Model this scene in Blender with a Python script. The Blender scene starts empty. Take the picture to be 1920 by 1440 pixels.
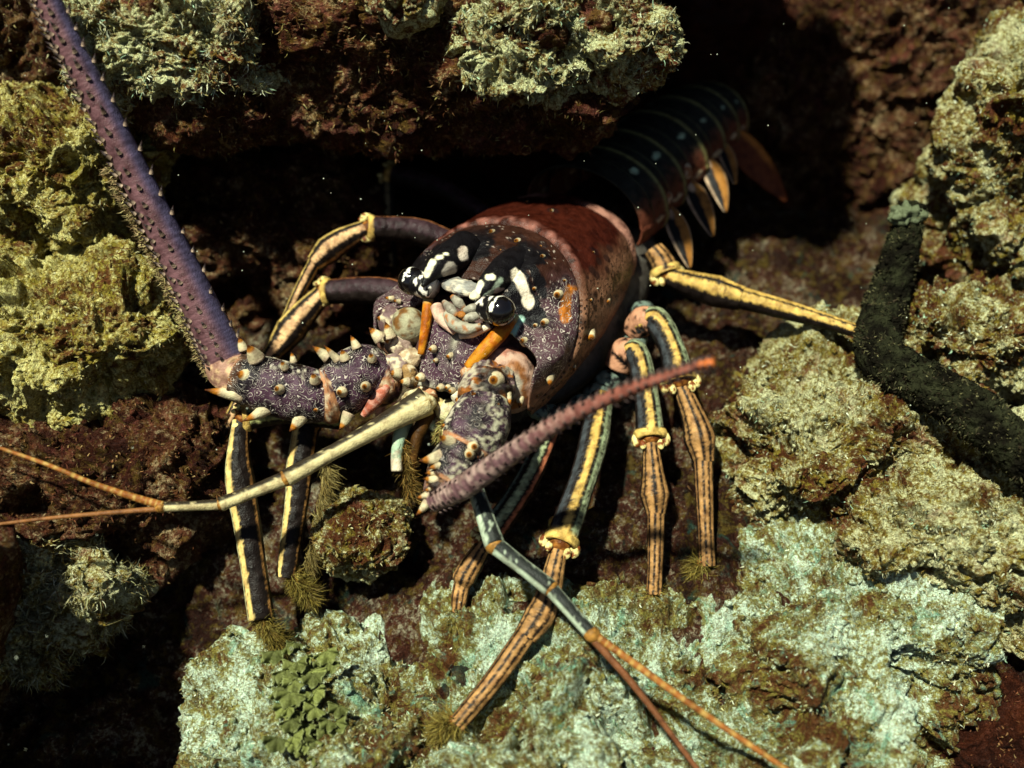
import bpy, math, random
import numpy as np
from mathutils import Vector, Matrix

# ------------------------------------------------------------------ units and view frame
S = 0.00038            # metres per working unit (one unit = 0.38 mm)
PIT = math.radians(32) # camera looks down by this much
SP, CP = math.sin(PIT), math.cos(PIT)
DD = 1867.0            # camera distance to the working origin, in units
rng = np.random.default_rng(7)
random.seed(7)

def W(v):
    """(right, up, towards camera) in units -> world metres"""
    v = np.asarray(v, float)
    return np.stack([v[..., 0], v[..., 1]*SP - v[..., 2]*CP, v[..., 1]*CP + v[..., 2]*SP], -1) * S
def VP(px, py, e):
    k = 1 - e/DD
    return np.array([(px-960)*k, (720-py)*k, e], float)
def VPs(lst): return np.array([VP(*p) for p in lst])
def proj(v):
    k = 1 - v[..., 2]/DD
    return v[..., 0]/k + 960, 720 - v[..., 1]/k

# ------------------------------------------------------------------ camera, world, sun, exposure
sc = bpy.context.scene
cam_d = bpy.data.cameras.new('camera'); cam = bpy.data.objects.new('camera', cam_d)
sc.collection.objects.link(cam); sc.camera = cam
cam.location = W([0, 0, DD]); cam.rotation_euler = (math.radians(90)-PIT, 0, 0)
cam_d.lens = 35; cam_d.sensor_width = 36; cam_d.clip_start = 0.01; cam_d.clip_end = 200
cam_d.dof.use_dof = True; cam_d.dof.focus_distance = (DD-140)*S; cam_d.dof.aperture_fstop = 2.8

TOSUN = Vector((-0.30, -0.36, 0.88)).normalized()
wd = bpy.data.worlds.new('World'); sc.world = wd; wd.use_nodes = True
nt = wd.node_tree
sky = nt.nodes.new('ShaderNodeTexSky'); sky.sky_type = 'NISHITA'; sky.sun_disc = False
sky.sun_elevation = math.asin(TOSUN.z); sky.sun_rotation = math.atan2(TOSUN.x, TOSUN.y)
nt.links.new(sky.outputs[0], nt.nodes['Background'].inputs[0])
nt.nodes['Background'].inputs[1].default_value = 0.025
sun_d = bpy.data.lights.new('sun', 'SUN'); sun = bpy.data.objects.new('sun', sun_d)
sc.collection.objects.link(sun)
sun_d.energy = 5.0; sun_d.angle = math.radians(2.5); sun_d.color = (0.95, 1.0, 0.80)
sun.rotation_euler = (-TOSUN).to_track_quat('-Z', 'Y').to_euler(); sun.location = (0, 0, 3)
sc.view_settings.view_transform = 'Standard'; sc.view_settings.look = 'None'
sc.view_settings.exposure = 0.8; sc.view_settings.gamma = 1.0
sc.render.engine = 'CYCLES'; sc.cycles.use_denoising = True; sc.cycles.max_bounces = 6

# ------------------------------------------------------------------ numpy noise
_P = rng.permutation(256).astype(np.int64); _P = np.concatenate([_P, _P, _P])
_G = rng.normal(size=(256, 3)); _G /= np.linalg.norm(_G, axis=1)[:, None]
def pn(p):
    p = np.asarray(p, float); i = np.floor(p).astype(np.int64); f = p - i; i &= 255
    u = f*f*f*(f*(f*6-15)+10); out = 0
    for dx in (0, 1):
        wx = u[..., 0] if dx else 1-u[..., 0]
        for dy in (0, 1):
            wy = u[..., 1] if dy else 1-u[..., 1]
            for dz in (0, 1):
                wz = u[..., 2] if dz else 1-u[..., 2]
                g = _G[_P[_P[_P[i[..., 0]+dx]+i[..., 1]+dy]+i[..., 2]+dz]]
                out = out + wx*wy*wz*(g[..., 0]*(f[..., 0]-dx)+g[..., 1]*(f[..., 1]-dy)+g[..., 2]*(f[..., 2]-dz))
    return out*1.6
def fbm(p, o=4, gain=.5):
    a, s, out = 1.0, 1.0, 0
    for k in range(o):
        out = out + a*pn(np.asarray(p)*s + 17.3*k); a *= gain; s *= 2.03
    return out
_J = rng.random((256, 3))
def worley(p):
    p = np.asarray(p, float); i = np.floor(p).astype(np.int64); best = np.full(p.shape[:-1], 9.0)
    for dx in (-1, 0, 1):
        for dy in (-1, 0, 1):
            for dz in (-1, 0, 1):
                c = i + np.array([dx, dy, dz]); m = c & 255
                q = c + _J[_P[_P[_P[m[..., 0]]+m[..., 1]]+m[..., 2]]]
                best = np.minimum(best, ((p-q)**2).sum(-1))
    return np.sqrt(best)
def sstep(a, b, x):
    t = np.clip((x-a)/(b-a), 0, 1); return t*t*(3-2*t)
def lerp(a, b, t): return np.asarray(a) + (np.asarray(b)-np.asarray(a))*np.asarray(t)[..., None]
def segdist(px, py, poly):
    best = np.full(np.shape(px), 1e9)
    for (x0, y0), (x1, y1) in zip(poly[:-1], poly[1:]):
        dx, dy = x1-x0, y1-y0; L = dx*dx+dy*dy+1e-9
        t = np.clip(((px-x0)*dx+(py-y0)*dy)/L, 0, 1)
        best = np.minimum(best, np.hypot(px-x0-t*dx, py-y0-t*dy))
    return best

# ------------------------------------------------------------------ object helpers
COL = sc.collection
def empty(name, loc):
    o = bpy.data.objects.new(name, None); COL.objects.link(o); o.location = loc
    o.empty_display_size = .02; return o
def tag(o, label=None, cat=None, group=None, kind=None):
    if label: o['label'] = label
    if cat: o['category'] = cat
    if group: o['group'] = group
    if kind: o['kind'] = kind
    return o
ORG = {}
def mk(name, v, faces, mat, parent=None, col=None, pat=None, origin=None, smooth=True):
    """v: world metres"""
    v = np.asarray(v, float)
    if parent is not None: org = ORG[parent.name]
    else: org = np.asarray(origin if origin is not None else v.mean(0), float)
    me = bpy.data.meshes.new(name)
    if isinstance(faces, np.ndarray):
        k = faces.shape[1]; n = len(faces)
        me.vertices.add(len(v)); me.vertices.foreach_set('co', (v-org).astype(np.float32).ravel())
        me.loops.add(n*k); me.loops.foreach_set('vertex_index', faces.astype(np.int32).ravel())
        me.polygons.add(n); me.polygons.foreach_set('loop_start', np.arange(0, n*k, k, dtype=np.int32))
        me.update(calc_edges=True)
    else:
        me.from_pydata((v-org).tolist(), [], faces)
    if col is not None:
        a = me.color_attributes.new('Col', 'FLOAT_COLOR', 'POINT')
        c = np.ones((len(v), 4), np.float32); c[:, :3] = col; a.data.foreach_set('color', c.ravel())
    if pat is not None:
        a = me.attributes.new('Pat', 'FLOAT', 'POINT'); a.data.foreach_set('value', np.broadcast_to(np.asarray(pat, np.float32), (len(v),)).copy())
    if smooth: me.polygons.foreach_set('use_smooth', np.ones(len(me.polygons), bool))
    me.materials.append(mat)
    o = bpy.data.objects.new(name, me); COL.objects.link(o)
    if parent is None: o.location = org
    else: o.parent = parent
    ORG[o.name] = org
    return o
def grid_faces(nu, nv, wrap=False):
    i = np.arange(nu-1)[:, None]; j = np.arange(nv if wrap else nv-1)[None, :]
    j2 = (j+1) % nv
    return np.stack([i*nv+j, i*nv+j2, (i+1)*nv+j2, (i+1)*nv+j], -1).reshape(-1, 4)
def merge(parts):
    vs, fs, cs, n = [], [], [], 0
    for v, f, c in parts:
        vs.append(v); fs.append(np.asarray(f)+n); cs.append(c); n += len(v)
    return np.concatenate(vs), np.concatenate(fs), np.concatenate(cs)

# ------------------------------------------------------------------ materials
class N:
    def __init__(s, name):
        s.m = bpy.data.materials.new(name); s.m.use_nodes = True; s.t = s.m.node_tree
        s.b = s.t.nodes['Principled BSDF']
    def new(s, typ, **k):
        n = s.t.nodes.new(typ)
        for a, b in k.items(): setattr(n, a, b)
        return n
    def link(s, a, b): s.t.links.new(a, b)
    def noise(s, vec, scale, detail=4, rough=.55, dist=0):
        n = s.new('ShaderNodeTexNoise'); s.link(vec, n.inputs['Vector'])
        for k, v in (('Scale', scale), ('Detail', detail), ('Roughness', rough), ('Distortion', dist)): n.inputs[k].default_value = v
        return n.outputs['Fac']
    def voro(s, vec, scale, out='Distance'):
        n = s.new('ShaderNodeTexVoronoi'); s.link(vec, n.inputs['Vector']); n.inputs['Scale'].default_value = scale
        return n.outputs[out]
    def ramp(s, fac, a, b):
        n = s.new('ShaderNodeMapRange'); n.interpolation_type = 'SMOOTHSTEP'
        s.link(fac, n.inputs[0]); n.inputs[1].default_value = a; n.inputs[2].default_value = b
        return n.outputs[0]
    def math(s, op, a, b=None):
        n = s.new('ShaderNodeMath', operation=op)
        for k, x in enumerate((a, b)):
            if x is None: continue
            if isinstance(x, (int, float)): n.inputs[k].default_value = x
            else: s.link(x, n.inputs[k])
        return n.outputs[0]
    def mix(s, fac, a, b, blend='MIX'):
        n = s.new('ShaderNodeMix', data_type='RGBA', blend_type=blend)
        for k, x in ((0, fac), (6, a), (7, b)):
            if isinstance(x, (int, float)): n.inputs[k].default_value = x
            elif isinstance(x, (tuple, list)): n.inputs[k].default_value = (*x, 1)
            else: s.link(x, n.inputs[k])
        return n.outputs[2]
    def bump(s, h, dist, strength=1.0, prev=None):
        n = s.new('ShaderNodeBump'); s.link(h, n.inputs['Height'])
        n.inputs['Distance'].default_value = dist; n.inputs['Strength'].default_value = strength
        if prev: s.link(prev, n.inputs['Normal'])
        return n.outputs[0]
    def pos(s): return s.new('ShaderNodeNewGeometry').outputs['Position']

def shell_mat(name='shell', rough=.26, bumpd=.00025):
    n = N(name); p = n.pos()
    at = n.new('ShaderNodeAttribute'); at.attribute_name = 'Col'
    pa = n.new('ShaderNodeAttribute'); pa.attribute_name = 'Pat'
    base = at.outputs['Color']
    f1 = n.noise(p, 900, 3); f2 = n.noise(p, 160, 4)
    dark = n.mix(n.ramp(f2, .42, .7), base, n.mix(1.0, base, (.55, .5, .5), 'MULTIPLY'))
    # worm-like pale lines where Pat ~ 1
    w = n.noise(p, 170, .8, .45, .4)
    line = n.math('SUBTRACT', 1.0, n.ramp(n.math('ABSOLUTE', n.math('SINE', n.math('MULTIPLY', w, 30.0))), .15, .42))
    gate = n.ramp(n.noise(p, 300, 1), .38, .46)
    line = n.math('MULTIPLY', n.math('MULTIPLY', line, gate), n.ramp(pa.outputs['Fac'], .2, .9))
    c = n.mix(n.math('MULTIPLY', line, .85), dark, (.54, .46, .40))
    # pores where Pat ~ -1
    v = n.voro(p, 330)
    pore = n.math('MULTIPLY', n.math('SUBTRACT', 1.0, n.ramp(v, .22, .42)), n.ramp(n.math('MULTIPLY', pa.outputs['Fac'], -1.0), .15, .9))
    c = n.mix(n.math('MULTIPLY', pore, .85), c, (.02, .012, .01))
    n.link(c, n.b.inputs['Base Color'])
    n.link(n.ramp(n.noise(p, 300, 3), .2, .9), n.b.inputs['Roughness'])
    mr = n.new('ShaderNodeMapRange'); n.link(n.noise(p, 350, 3), mr.inputs[0]); mr.inputs[3].default_value = rough-.08; mr.inputs[4].default_value = rough+.25
    n.link(mr.outputs[0], n.b.inputs['Roughness'])
    h = n.math('ADD', n.math('MULTIPLY', n.math('ADD', f1, n.math('MULTIPLY', f2, 1.4)), .6), n.math('SUBTRACT', n.math('MULTIPLY', line, .5), n.math('MULTIPLY', pore, .8)))
    n.link(n.bump(h, bumpd*4, .9), n.b.inputs['Normal'])
    n.b.inputs['Specular IOR Level'].default_value = .11
    return n.m
SHELL = shell_mat()
def attr_mat(name, rough=.6, trans=0.0):
    n = N(name); at = n.new('ShaderNodeAttribute'); at.attribute_name = 'Col'
    p = n.pos(); f = n.noise(p, 700, 3)
    c = n.mix(n.ramp(f, .35, .75), n.mix(1.0, at.outputs['Color'], (.6, .58, .55), 'MULTIPLY'), at.outputs['Color'])
    n.link(c, n.b.inputs['Base Color']); n.b.inputs['Roughness'].default_value = rough
    n.link(n.bump(f, .0004, .6), n.b.inputs['Normal']); n.b.inputs['Specular IOR Level'].default_value = .12
    return n.m
TURF = attr_mat('turf', .7); SETA = attr_mat('setae', .6)
def eye_mat():
    n = N('eye_cornea'); at = n.new('ShaderNodeAttribute'); at.attribute_name = 'Col'
    n.link(at.outputs['Color'], n.b.inputs['Base Color']); n.b.inputs['Roughness'].default_value = .08
    n.link(n.bump(n.voro(n.pos(), 2600), .00008, .25), n.b.inputs['Normal'])
    n.b.inputs['Coat Weight'].default_value = .6
    return n.m
EYE = eye_mat()

def rock_mat(name, cA, cB, cC, t1=(.42, .62), t2=(.5, .66), cD=None, rough=.55, s=1.0, wb=.14, film=.0):
    """cA deep crust, cB film of algae, cC pale sediment and bare limestone, cD rare patches"""
    n = N(name); p = n.pos()
    big = n.noise(p, 15*s, 5, .6, .5); mid = n.noise(p, 75*s, 5, .7, .8); fine = n.noise(p, 330*s, 4, .75, .4)
    c = n.mix(n.ramp(n.math('ADD', n.math('MULTIPLY', big, .55), n.math('MULTIPLY', mid, .45)), *t1), cA, cB)
    k = n.math('ADD', n.math('MULTIPLY', mid, .40), n.math('ADD', n.math('MULTIPLY', fine, .46), n.math('MULTIPLY', big, wb)))
    if wb > .14: k = n.math('SUBTRACT', k, (wb-.14)*.5)
    if film: c = n.mix(n.math('MULTIPLY', n.ramp(n.noise(p, 120*s, 4, .7, .5), .48, .62), film), c, n.mix(.5, cB, (.34, .28, .03)))
    pale = n.ramp(k, *t2)
    c = n.mix(pale, c, cC)
    if cD:
        c = n.mix(n.math('MULTIPLY', n.ramp(n.noise(p, 38*s, 6, .7, 1.2), .53, .70), .7), c, cD)
    sp = n.ramp(n.noise(p, 620*s, 3, .6), .36, .56)
    c = n.mix(n.math('MULTIPLY', n.math('SUBTRACT', 1.0, sp), .7), c, n.mix(1.0, c, (.4, .28, .18), 'MULTIPLY'))
    n.link(c, n.b.inputs['Base Color'])
    n.b.inputs['Roughness'].default_value = rough
    n.b.inputs['Specular IOR Level'].default_value = .12
    vor = n.voro(p, 170*s)
    h = n.math('ADD', n.math('MULTIPLY', fine, 1.1), n.math('ADD', n.math('MULTIPLY', mid, 1.2), n.math('MULTIPLY', vor, -.4)))
    b = n.bump(h, .0075, 1.0)
    b = n.bump(n.noise(p, 1000*s, 3), .0016, 1.0, b)
    n.link(b, n.b.inputs['Normal'])
    return n.m

MAROON = (.045, .008, .003); BROWN = (.12, .03, .009); TAN = (.32, .20, .07)
CREAM = (.70, .72, .40); PALE = (.76, .92, .72); MINT = (.22, .56, .42); PINK = (.30, .10, .07)
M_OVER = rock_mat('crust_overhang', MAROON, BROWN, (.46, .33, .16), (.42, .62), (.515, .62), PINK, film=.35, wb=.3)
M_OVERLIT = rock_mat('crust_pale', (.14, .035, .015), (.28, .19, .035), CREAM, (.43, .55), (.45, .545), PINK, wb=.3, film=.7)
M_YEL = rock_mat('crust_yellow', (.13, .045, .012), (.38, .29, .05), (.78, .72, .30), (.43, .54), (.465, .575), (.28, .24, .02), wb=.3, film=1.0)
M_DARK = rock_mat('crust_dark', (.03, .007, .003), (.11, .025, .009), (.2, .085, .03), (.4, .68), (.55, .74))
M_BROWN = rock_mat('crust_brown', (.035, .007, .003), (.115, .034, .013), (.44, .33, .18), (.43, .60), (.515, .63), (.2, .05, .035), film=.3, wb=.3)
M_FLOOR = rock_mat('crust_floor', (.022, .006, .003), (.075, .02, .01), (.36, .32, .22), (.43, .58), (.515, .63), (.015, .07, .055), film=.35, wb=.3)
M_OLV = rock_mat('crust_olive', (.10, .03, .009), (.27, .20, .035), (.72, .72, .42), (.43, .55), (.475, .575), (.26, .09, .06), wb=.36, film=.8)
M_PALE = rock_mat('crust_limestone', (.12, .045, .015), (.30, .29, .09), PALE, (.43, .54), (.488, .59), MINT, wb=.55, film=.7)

# ------------------------------------------------------------------ rocks
_ico = {}
def ico(n):
    if n in _ico: return _ico[n]
    import bmesh
    bm = bmesh.new(); bmesh.ops.create_icosphere(bm, subdivisions=n, radius=1)
    v = np.array([x.co[:] for x in bm.verts]); f = np.array([[q.index for q in x.verts] for x in bm.faces]); bm.free()
    _ico[n] = (v, f); return _ico[n]
CAMW = W([0, 0, DD])
def blades(P, Nn, n, lmin, lmax, wid, cols, droop=.4, curl=.5):
    """thin bent three-sided fronds rooted at P (world m)"""
    L = (rng.random(n)*(lmax-lmin)+lmin)*S
    d = Nn + rng.normal(scale=curl, size=(n, 3)); d[:, 2] -= droop*rng.random(n)
    d /= np.linalg.norm(d, axis=1)[:, None]
    side = np.cross(d, rng.normal(size=(n, 3))); side /= np.linalg.norm(side, axis=1)[:, None]+1e-9
    w = (wid*S*(.6+.8*rng.random(n)))[:, None]
    d2 = d + rng.normal(scale=.5, size=(n, 3)); d2 /= np.linalg.norm(d2, axis=1)[:, None]
    mid = P + d*(L*.55)[:, None]; tip = mid + d2*(L*.5)[:, None]
    v = np.stack([P-side*w, P+side*w, mid-side*w*.7, mid+side*w*.7, tip], 1).reshape(-1, 3)
    b = (np.arange(n)*5)[:, None]
    f = np.concatenate([b+np.array([[0, 1, 3]]), b+np.array([[0, 3, 2]]), b+np.array([[2, 3, 4]])])
    c = np.asarray(cols)[rng.integers(0, len(cols), n)] * (.6+.7*rng.random((n, 1)))
    return v, f, np.repeat(c, 5, 0)
_i1 = None
def crumbs(P, Nn, n, rmin, rmax, cols):
    v0, f0 = ico(1)
    r = (rmin+(rmax-rmin)*rng.random(n)**2.5)*S
    jit = 1+.3*rng.normal(size=(n, len(v0), 1))
    v = P[:, None]+ v0[None]*jit*r[:, None, None]*(.7+.6*rng.random((n, 1, 3))) + Nn[:, None]*r[:, None, None]*.2
    f = (np.arange(n)*len(v0))[:, None, None] + f0[None]
    c = np.asarray(cols)[rng.integers(0, len(cols), n)] * (.6+.6*rng.random((n, 1)))
    return v.reshape(-1, 3), f.reshape(-1, 3), np.repeat(c, len(v0), 0)

T_BROWN = [(.14, .05, .02), (.2, .1, .04), (.1, .03, .015), (.26, .17, .07)]
T_OLIVE = [(.24, .2, .06), (.3, .25, .1), (.16, .09, .03), (.45, .42, .24)]
T_PALE = [(.55, .55, .38), (.4, .4, .2), (.62, .66, .5), (.3, .24, .1), (.3, .45, .3)]
ROCKS = {}
def surface_growth(o, v, f, turf, crumb, tl, cr, cols, ccols, wid=1.3, droop=.3):
    a = v[f[:, 0]]; b = v[f[:, 1]]; c = v[f[:, 2]]
    nn = np.cross(b-a, c-a); ar = np.linalg.norm(nn, axis=1); nn /= ar[:, None]+1e-12
    cen = (a+b+c)/3
    face = ((CAMW-cen)*nn).sum(1) > -.05
    x, y = proj_world(cen)
    vis = face & (x > -120) & (x < 2040) & (y > -120) & (y < 1560)
    idx = np.nonzero(vis)[0]
    if len(idx) < 10: return
    clump = sstep(-.15, .35, fbm(cen[idx]/S/55., 2))+.06
    pr = ar[idx]*clump; pr /= pr.sum()
    parts = []
    if turf:
        k = rng.choice(idx, turf, p=pr); bary = rng.dirichlet([1, 1, 1], turf)
        P = (a[k]*bary[:, :1]+b[k]*bary[:, 1:2]+c[k]*bary[:, 2:])
        bv = blades(P, nn[k], turf, tl[0], tl[1], wid, cols, droop)
        t = mk('turf_algae', bv[0], bv[1], TURF, o, bv[2], smooth=False); tag(t, kind='stuff')
    if crumb:
        pr2 = ar[idx]*(sstep(-.2, .4, fbm(cen[idx]/S/40.+9, 2))+.1); pr2 /= pr2.sum()
        k = rng.choice(idx, crumb, p=pr2)
        bv = crumbs(cen[k], nn[k], crumb, cr[0], cr[1], ccols)
        t = mk('encrusting_crumb', bv[0], bv[1], o.data.materials[0], o); tag(t, kind='stuff')
def proj_world(w):
    d = (w - CAMW)/S
    fwd = -(d[..., 1]*-CP + d[..., 2]*SP); up = d[..., 1]*SP + d[..., 2]*CP
    return 960 + d[..., 0]/fwd*DD, 720 - up/fwd*DD
def boulder(name, label, c, r, mat, sub=6, pw=2.4, rot=0.0, tilt=0.0, rough=1.0, bumps=(), knob=0.0, turf=0, crumb=0,
            tl=(3, 11), cr=(2, 7), cols=T_OLIVE, ccols=T_PALE, cat='rock', seed=0, wid=1.3, group=None):
    d, f = ico(sub)
    rr = np.asarray(r, float); c0 = W(VP(*c))/S
    look = CAMW/S-c0; look /= np.linalg.norm(look)
    d = d + .5*look; d /= np.linalg.norm(d, axis=1)[:, None]      # finer mesh on the open side
    t = (np.abs(d)**pw).sum(1)**(-1/pw)
    p = d*t[:, None]*rr
    nrm = np.sign(d)*np.abs(d*t[:, None])**(pw-1)/rr; nrm /= np.linalg.norm(nrm, axis=1)[:, None]
    R = np.array(Matrix.Rotation(rot, 3, 'Z') @ Matrix.Rotation(tilt, 3, 'Y')); p = p@R.T; nrm = nrm@R.T
    p = p + c0
    for (bx, by, be, amp, sig) in bumps:
        q = W(VP(bx, by, be))/S; p = p + nrm*(amp*np.exp(-((p-q)**2).sum(1)/(2*sig*sig)))[:, None]
    q = p + seed*311.7; q = q + 30*np.stack([fbm(q/90.+k*5, 2) for k in range(3)], -1)
    base = min(rr)
    w1 = fbm(q/max(base*.9, 60), 3); w2 = np.abs(fbm(q/75., 4)); w3 = np.abs(fbm(q/26.+2, 3, .55)); w4 = fbm(q/12.+4, 3, .6)
    disp = rough*(w1*base*.36 + (.25-w2)*38 + (.22-w3)*15 + w4*3.2)
    if knob: disp = disp + knob*(.55-np.minimum(worley(q/44.), 1))*24
    if sub >= 7: disp = disp + rough*fbm(q/5.5+8, 2)*1.5
    disp = disp - rough*24*sstep(.36, .12, worley(q/58.+31))*sstep(-.1, .2, w1)
    p = p + nrm*disp[:, None]
    v = p*S
    o = mk(name, v, f, mat, None, origin=c0*S)
    tag(o, label, cat, group)
    if turf or crumb: surface_growth(o, v, f, turf, crumb, tl, cr, cols, ccols, wid)
    ROCKS[label] = (v, f); return o

# sea floor sheet: slopes down towards the camera
def ground_z(X, Y):
    z = np.where(Y < 122, -51+.55*(Y-122), -51+.16*(Y-122))
    z = z - 60*np.exp(-((X+40)**2+(Y-60)**2)/(2*190**2))
    z = z - 230*np.exp(-(((X+560)/230)**2+((Y+360)/170)**2)/2)
    z = z - 150*np.exp(-(((X-760)/150)**2+((Y+420)/110)**2)/2)
    return z
def axis_lin(lo, hi, n, far):
    a = np.linspace(lo, hi, n); e = np.geomspace(60, far, 14)
    return np.concatenate([(lo-e)[::-1], a, hi+e])
gx = axis_lin(-1150, 1150, 340, 20000); gy = axis_lin(-800, 900, 250, 20000)
GX, GY = np.meshgrid(gx, gy, indexing='ij')
GZ = ground_z(GX, GY); q = np.stack([GX, GY, GZ], -1)
GZ = GZ + fbm(q/170., 3)*24 + (.2-np.abs(fbm(q/70.+3, 3)))*30 + (.2-np.abs(fbm(q/27.+7, 3)))*14 + fbm(q/11., 2)*3
q[..., 2] = GZ
gv = q.reshape(-1, 3)*S; gf = grid_faces(len(gx), len(gy))
floor_o = mk('sea_floor', gv, gf, M_FLOOR, None, origin=(0, 0, 0)); tag(floor_o, 'uneven brown reef floor of rubble beneath the lobster', None, None, 'structure')
gt = np.concatenate([gf[:, [0, 1, 2]], gf[:, [0, 2, 3]]])
surface_growth(floor_o, gv, gt, 14000, 1500, (5, 15), (2, 7), T_BROWN+T_OLIVE[:1], T_BROWN+T_OLIVE[:2]+[(.4, .36, .22)])

# the overhanging boulder and the rocks around the crevice
TB = T_BROWN+T_OLIVE[:2]; TP = T_OLIVE+T_PALE
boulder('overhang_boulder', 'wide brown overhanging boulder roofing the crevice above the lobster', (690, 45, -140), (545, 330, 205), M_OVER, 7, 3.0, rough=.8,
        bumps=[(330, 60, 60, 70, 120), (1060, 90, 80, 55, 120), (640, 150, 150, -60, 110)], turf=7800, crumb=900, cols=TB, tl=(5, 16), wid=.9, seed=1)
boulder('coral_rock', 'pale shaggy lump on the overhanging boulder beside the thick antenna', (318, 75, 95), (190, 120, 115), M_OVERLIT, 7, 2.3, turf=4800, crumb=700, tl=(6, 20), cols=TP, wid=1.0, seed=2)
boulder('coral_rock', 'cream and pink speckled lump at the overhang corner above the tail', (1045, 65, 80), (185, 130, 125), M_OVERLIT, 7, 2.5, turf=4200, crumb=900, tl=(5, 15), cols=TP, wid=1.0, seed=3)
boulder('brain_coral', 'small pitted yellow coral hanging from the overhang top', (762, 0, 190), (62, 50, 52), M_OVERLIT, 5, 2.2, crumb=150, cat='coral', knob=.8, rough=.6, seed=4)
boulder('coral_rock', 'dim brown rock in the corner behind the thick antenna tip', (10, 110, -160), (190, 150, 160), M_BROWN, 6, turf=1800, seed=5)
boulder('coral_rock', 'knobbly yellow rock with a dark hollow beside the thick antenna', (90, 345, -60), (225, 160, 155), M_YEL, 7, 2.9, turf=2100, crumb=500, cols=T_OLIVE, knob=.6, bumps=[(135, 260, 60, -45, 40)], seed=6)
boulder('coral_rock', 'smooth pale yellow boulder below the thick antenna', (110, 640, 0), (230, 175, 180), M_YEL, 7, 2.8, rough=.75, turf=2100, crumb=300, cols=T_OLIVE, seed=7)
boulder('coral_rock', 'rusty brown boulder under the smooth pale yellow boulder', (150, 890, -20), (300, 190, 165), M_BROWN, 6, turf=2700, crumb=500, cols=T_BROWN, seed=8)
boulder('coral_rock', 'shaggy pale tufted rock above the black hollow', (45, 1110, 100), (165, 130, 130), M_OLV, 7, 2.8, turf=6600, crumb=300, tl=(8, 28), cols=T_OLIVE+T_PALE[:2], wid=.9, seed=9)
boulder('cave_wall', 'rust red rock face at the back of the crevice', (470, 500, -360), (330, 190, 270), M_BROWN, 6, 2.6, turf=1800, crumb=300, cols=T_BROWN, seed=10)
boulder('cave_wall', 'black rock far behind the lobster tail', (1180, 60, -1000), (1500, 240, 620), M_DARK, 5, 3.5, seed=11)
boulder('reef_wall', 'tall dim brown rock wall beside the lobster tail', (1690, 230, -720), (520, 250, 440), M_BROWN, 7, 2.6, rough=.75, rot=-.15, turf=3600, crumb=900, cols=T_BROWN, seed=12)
boulder('reef_wall', 'large unseen rock added above to shade the tail and the dim wall', (1290, -330, 40), (260, 260, 150), M_BROWN, 5, 2.8, seed=24)  # out of view, added to keep sun off the tail and wall
boulder('cave_wall', 'dark rock added to close the light leak behind the overhanging boulder', (800, 60, -640), (900, 260, 420), M_DARK, 6, 3.2, seed=13)  # filler added so no sunlit floor shows behind the overhang
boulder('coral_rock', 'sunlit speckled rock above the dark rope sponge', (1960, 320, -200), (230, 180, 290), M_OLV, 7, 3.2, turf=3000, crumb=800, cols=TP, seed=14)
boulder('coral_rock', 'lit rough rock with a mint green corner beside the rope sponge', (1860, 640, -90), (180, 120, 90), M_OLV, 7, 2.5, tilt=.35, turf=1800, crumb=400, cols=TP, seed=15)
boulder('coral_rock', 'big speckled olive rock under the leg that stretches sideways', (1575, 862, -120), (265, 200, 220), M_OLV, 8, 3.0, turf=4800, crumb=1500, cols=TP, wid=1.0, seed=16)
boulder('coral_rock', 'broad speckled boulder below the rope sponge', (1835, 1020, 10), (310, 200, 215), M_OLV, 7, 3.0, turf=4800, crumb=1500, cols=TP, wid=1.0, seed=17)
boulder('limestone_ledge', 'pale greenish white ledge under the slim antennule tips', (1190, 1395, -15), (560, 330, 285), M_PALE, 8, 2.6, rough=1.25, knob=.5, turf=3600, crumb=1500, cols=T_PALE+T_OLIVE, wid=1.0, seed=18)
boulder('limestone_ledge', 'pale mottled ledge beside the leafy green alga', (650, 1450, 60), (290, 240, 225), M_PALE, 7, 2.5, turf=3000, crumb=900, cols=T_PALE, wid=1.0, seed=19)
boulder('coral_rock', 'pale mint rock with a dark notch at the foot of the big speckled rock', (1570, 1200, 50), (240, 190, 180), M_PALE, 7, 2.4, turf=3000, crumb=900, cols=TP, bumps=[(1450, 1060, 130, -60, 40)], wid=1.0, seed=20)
boulder('coral_rock', 'maroon rock darkened for the shade of the hollow under the broad speckled boulder', (1850, 1360, 20), (200, 160, 130), M_DARK, 6, 2.4, turf=1500, cols=T_BROWN, seed=22)  # dark crust colour stands in for the shade under the boulder
boulder('shadow_caster_rock', 'boulder added outside the view so its shadow fills the black hollow', (-330, 1260, 330), (240, 230, 330), M_BROWN, 5, 2.6, seed=23)  # unseen blocker, added only to cast shade over the lower-left hollow
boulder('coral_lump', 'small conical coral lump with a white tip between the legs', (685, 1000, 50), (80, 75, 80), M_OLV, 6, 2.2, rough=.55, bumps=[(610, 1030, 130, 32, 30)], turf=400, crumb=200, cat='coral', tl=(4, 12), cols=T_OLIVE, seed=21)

# ------------------------------------------------------------------ the lobster
BASE = W(VP(1000, 700, -60))
lob = empty('spiny_lobster', BASE); ORG[lob.name] = BASE
tag(lob, 'spiny lobster with striped legs and purple antennae standing in the rocky crevice', 'lobster')

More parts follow.
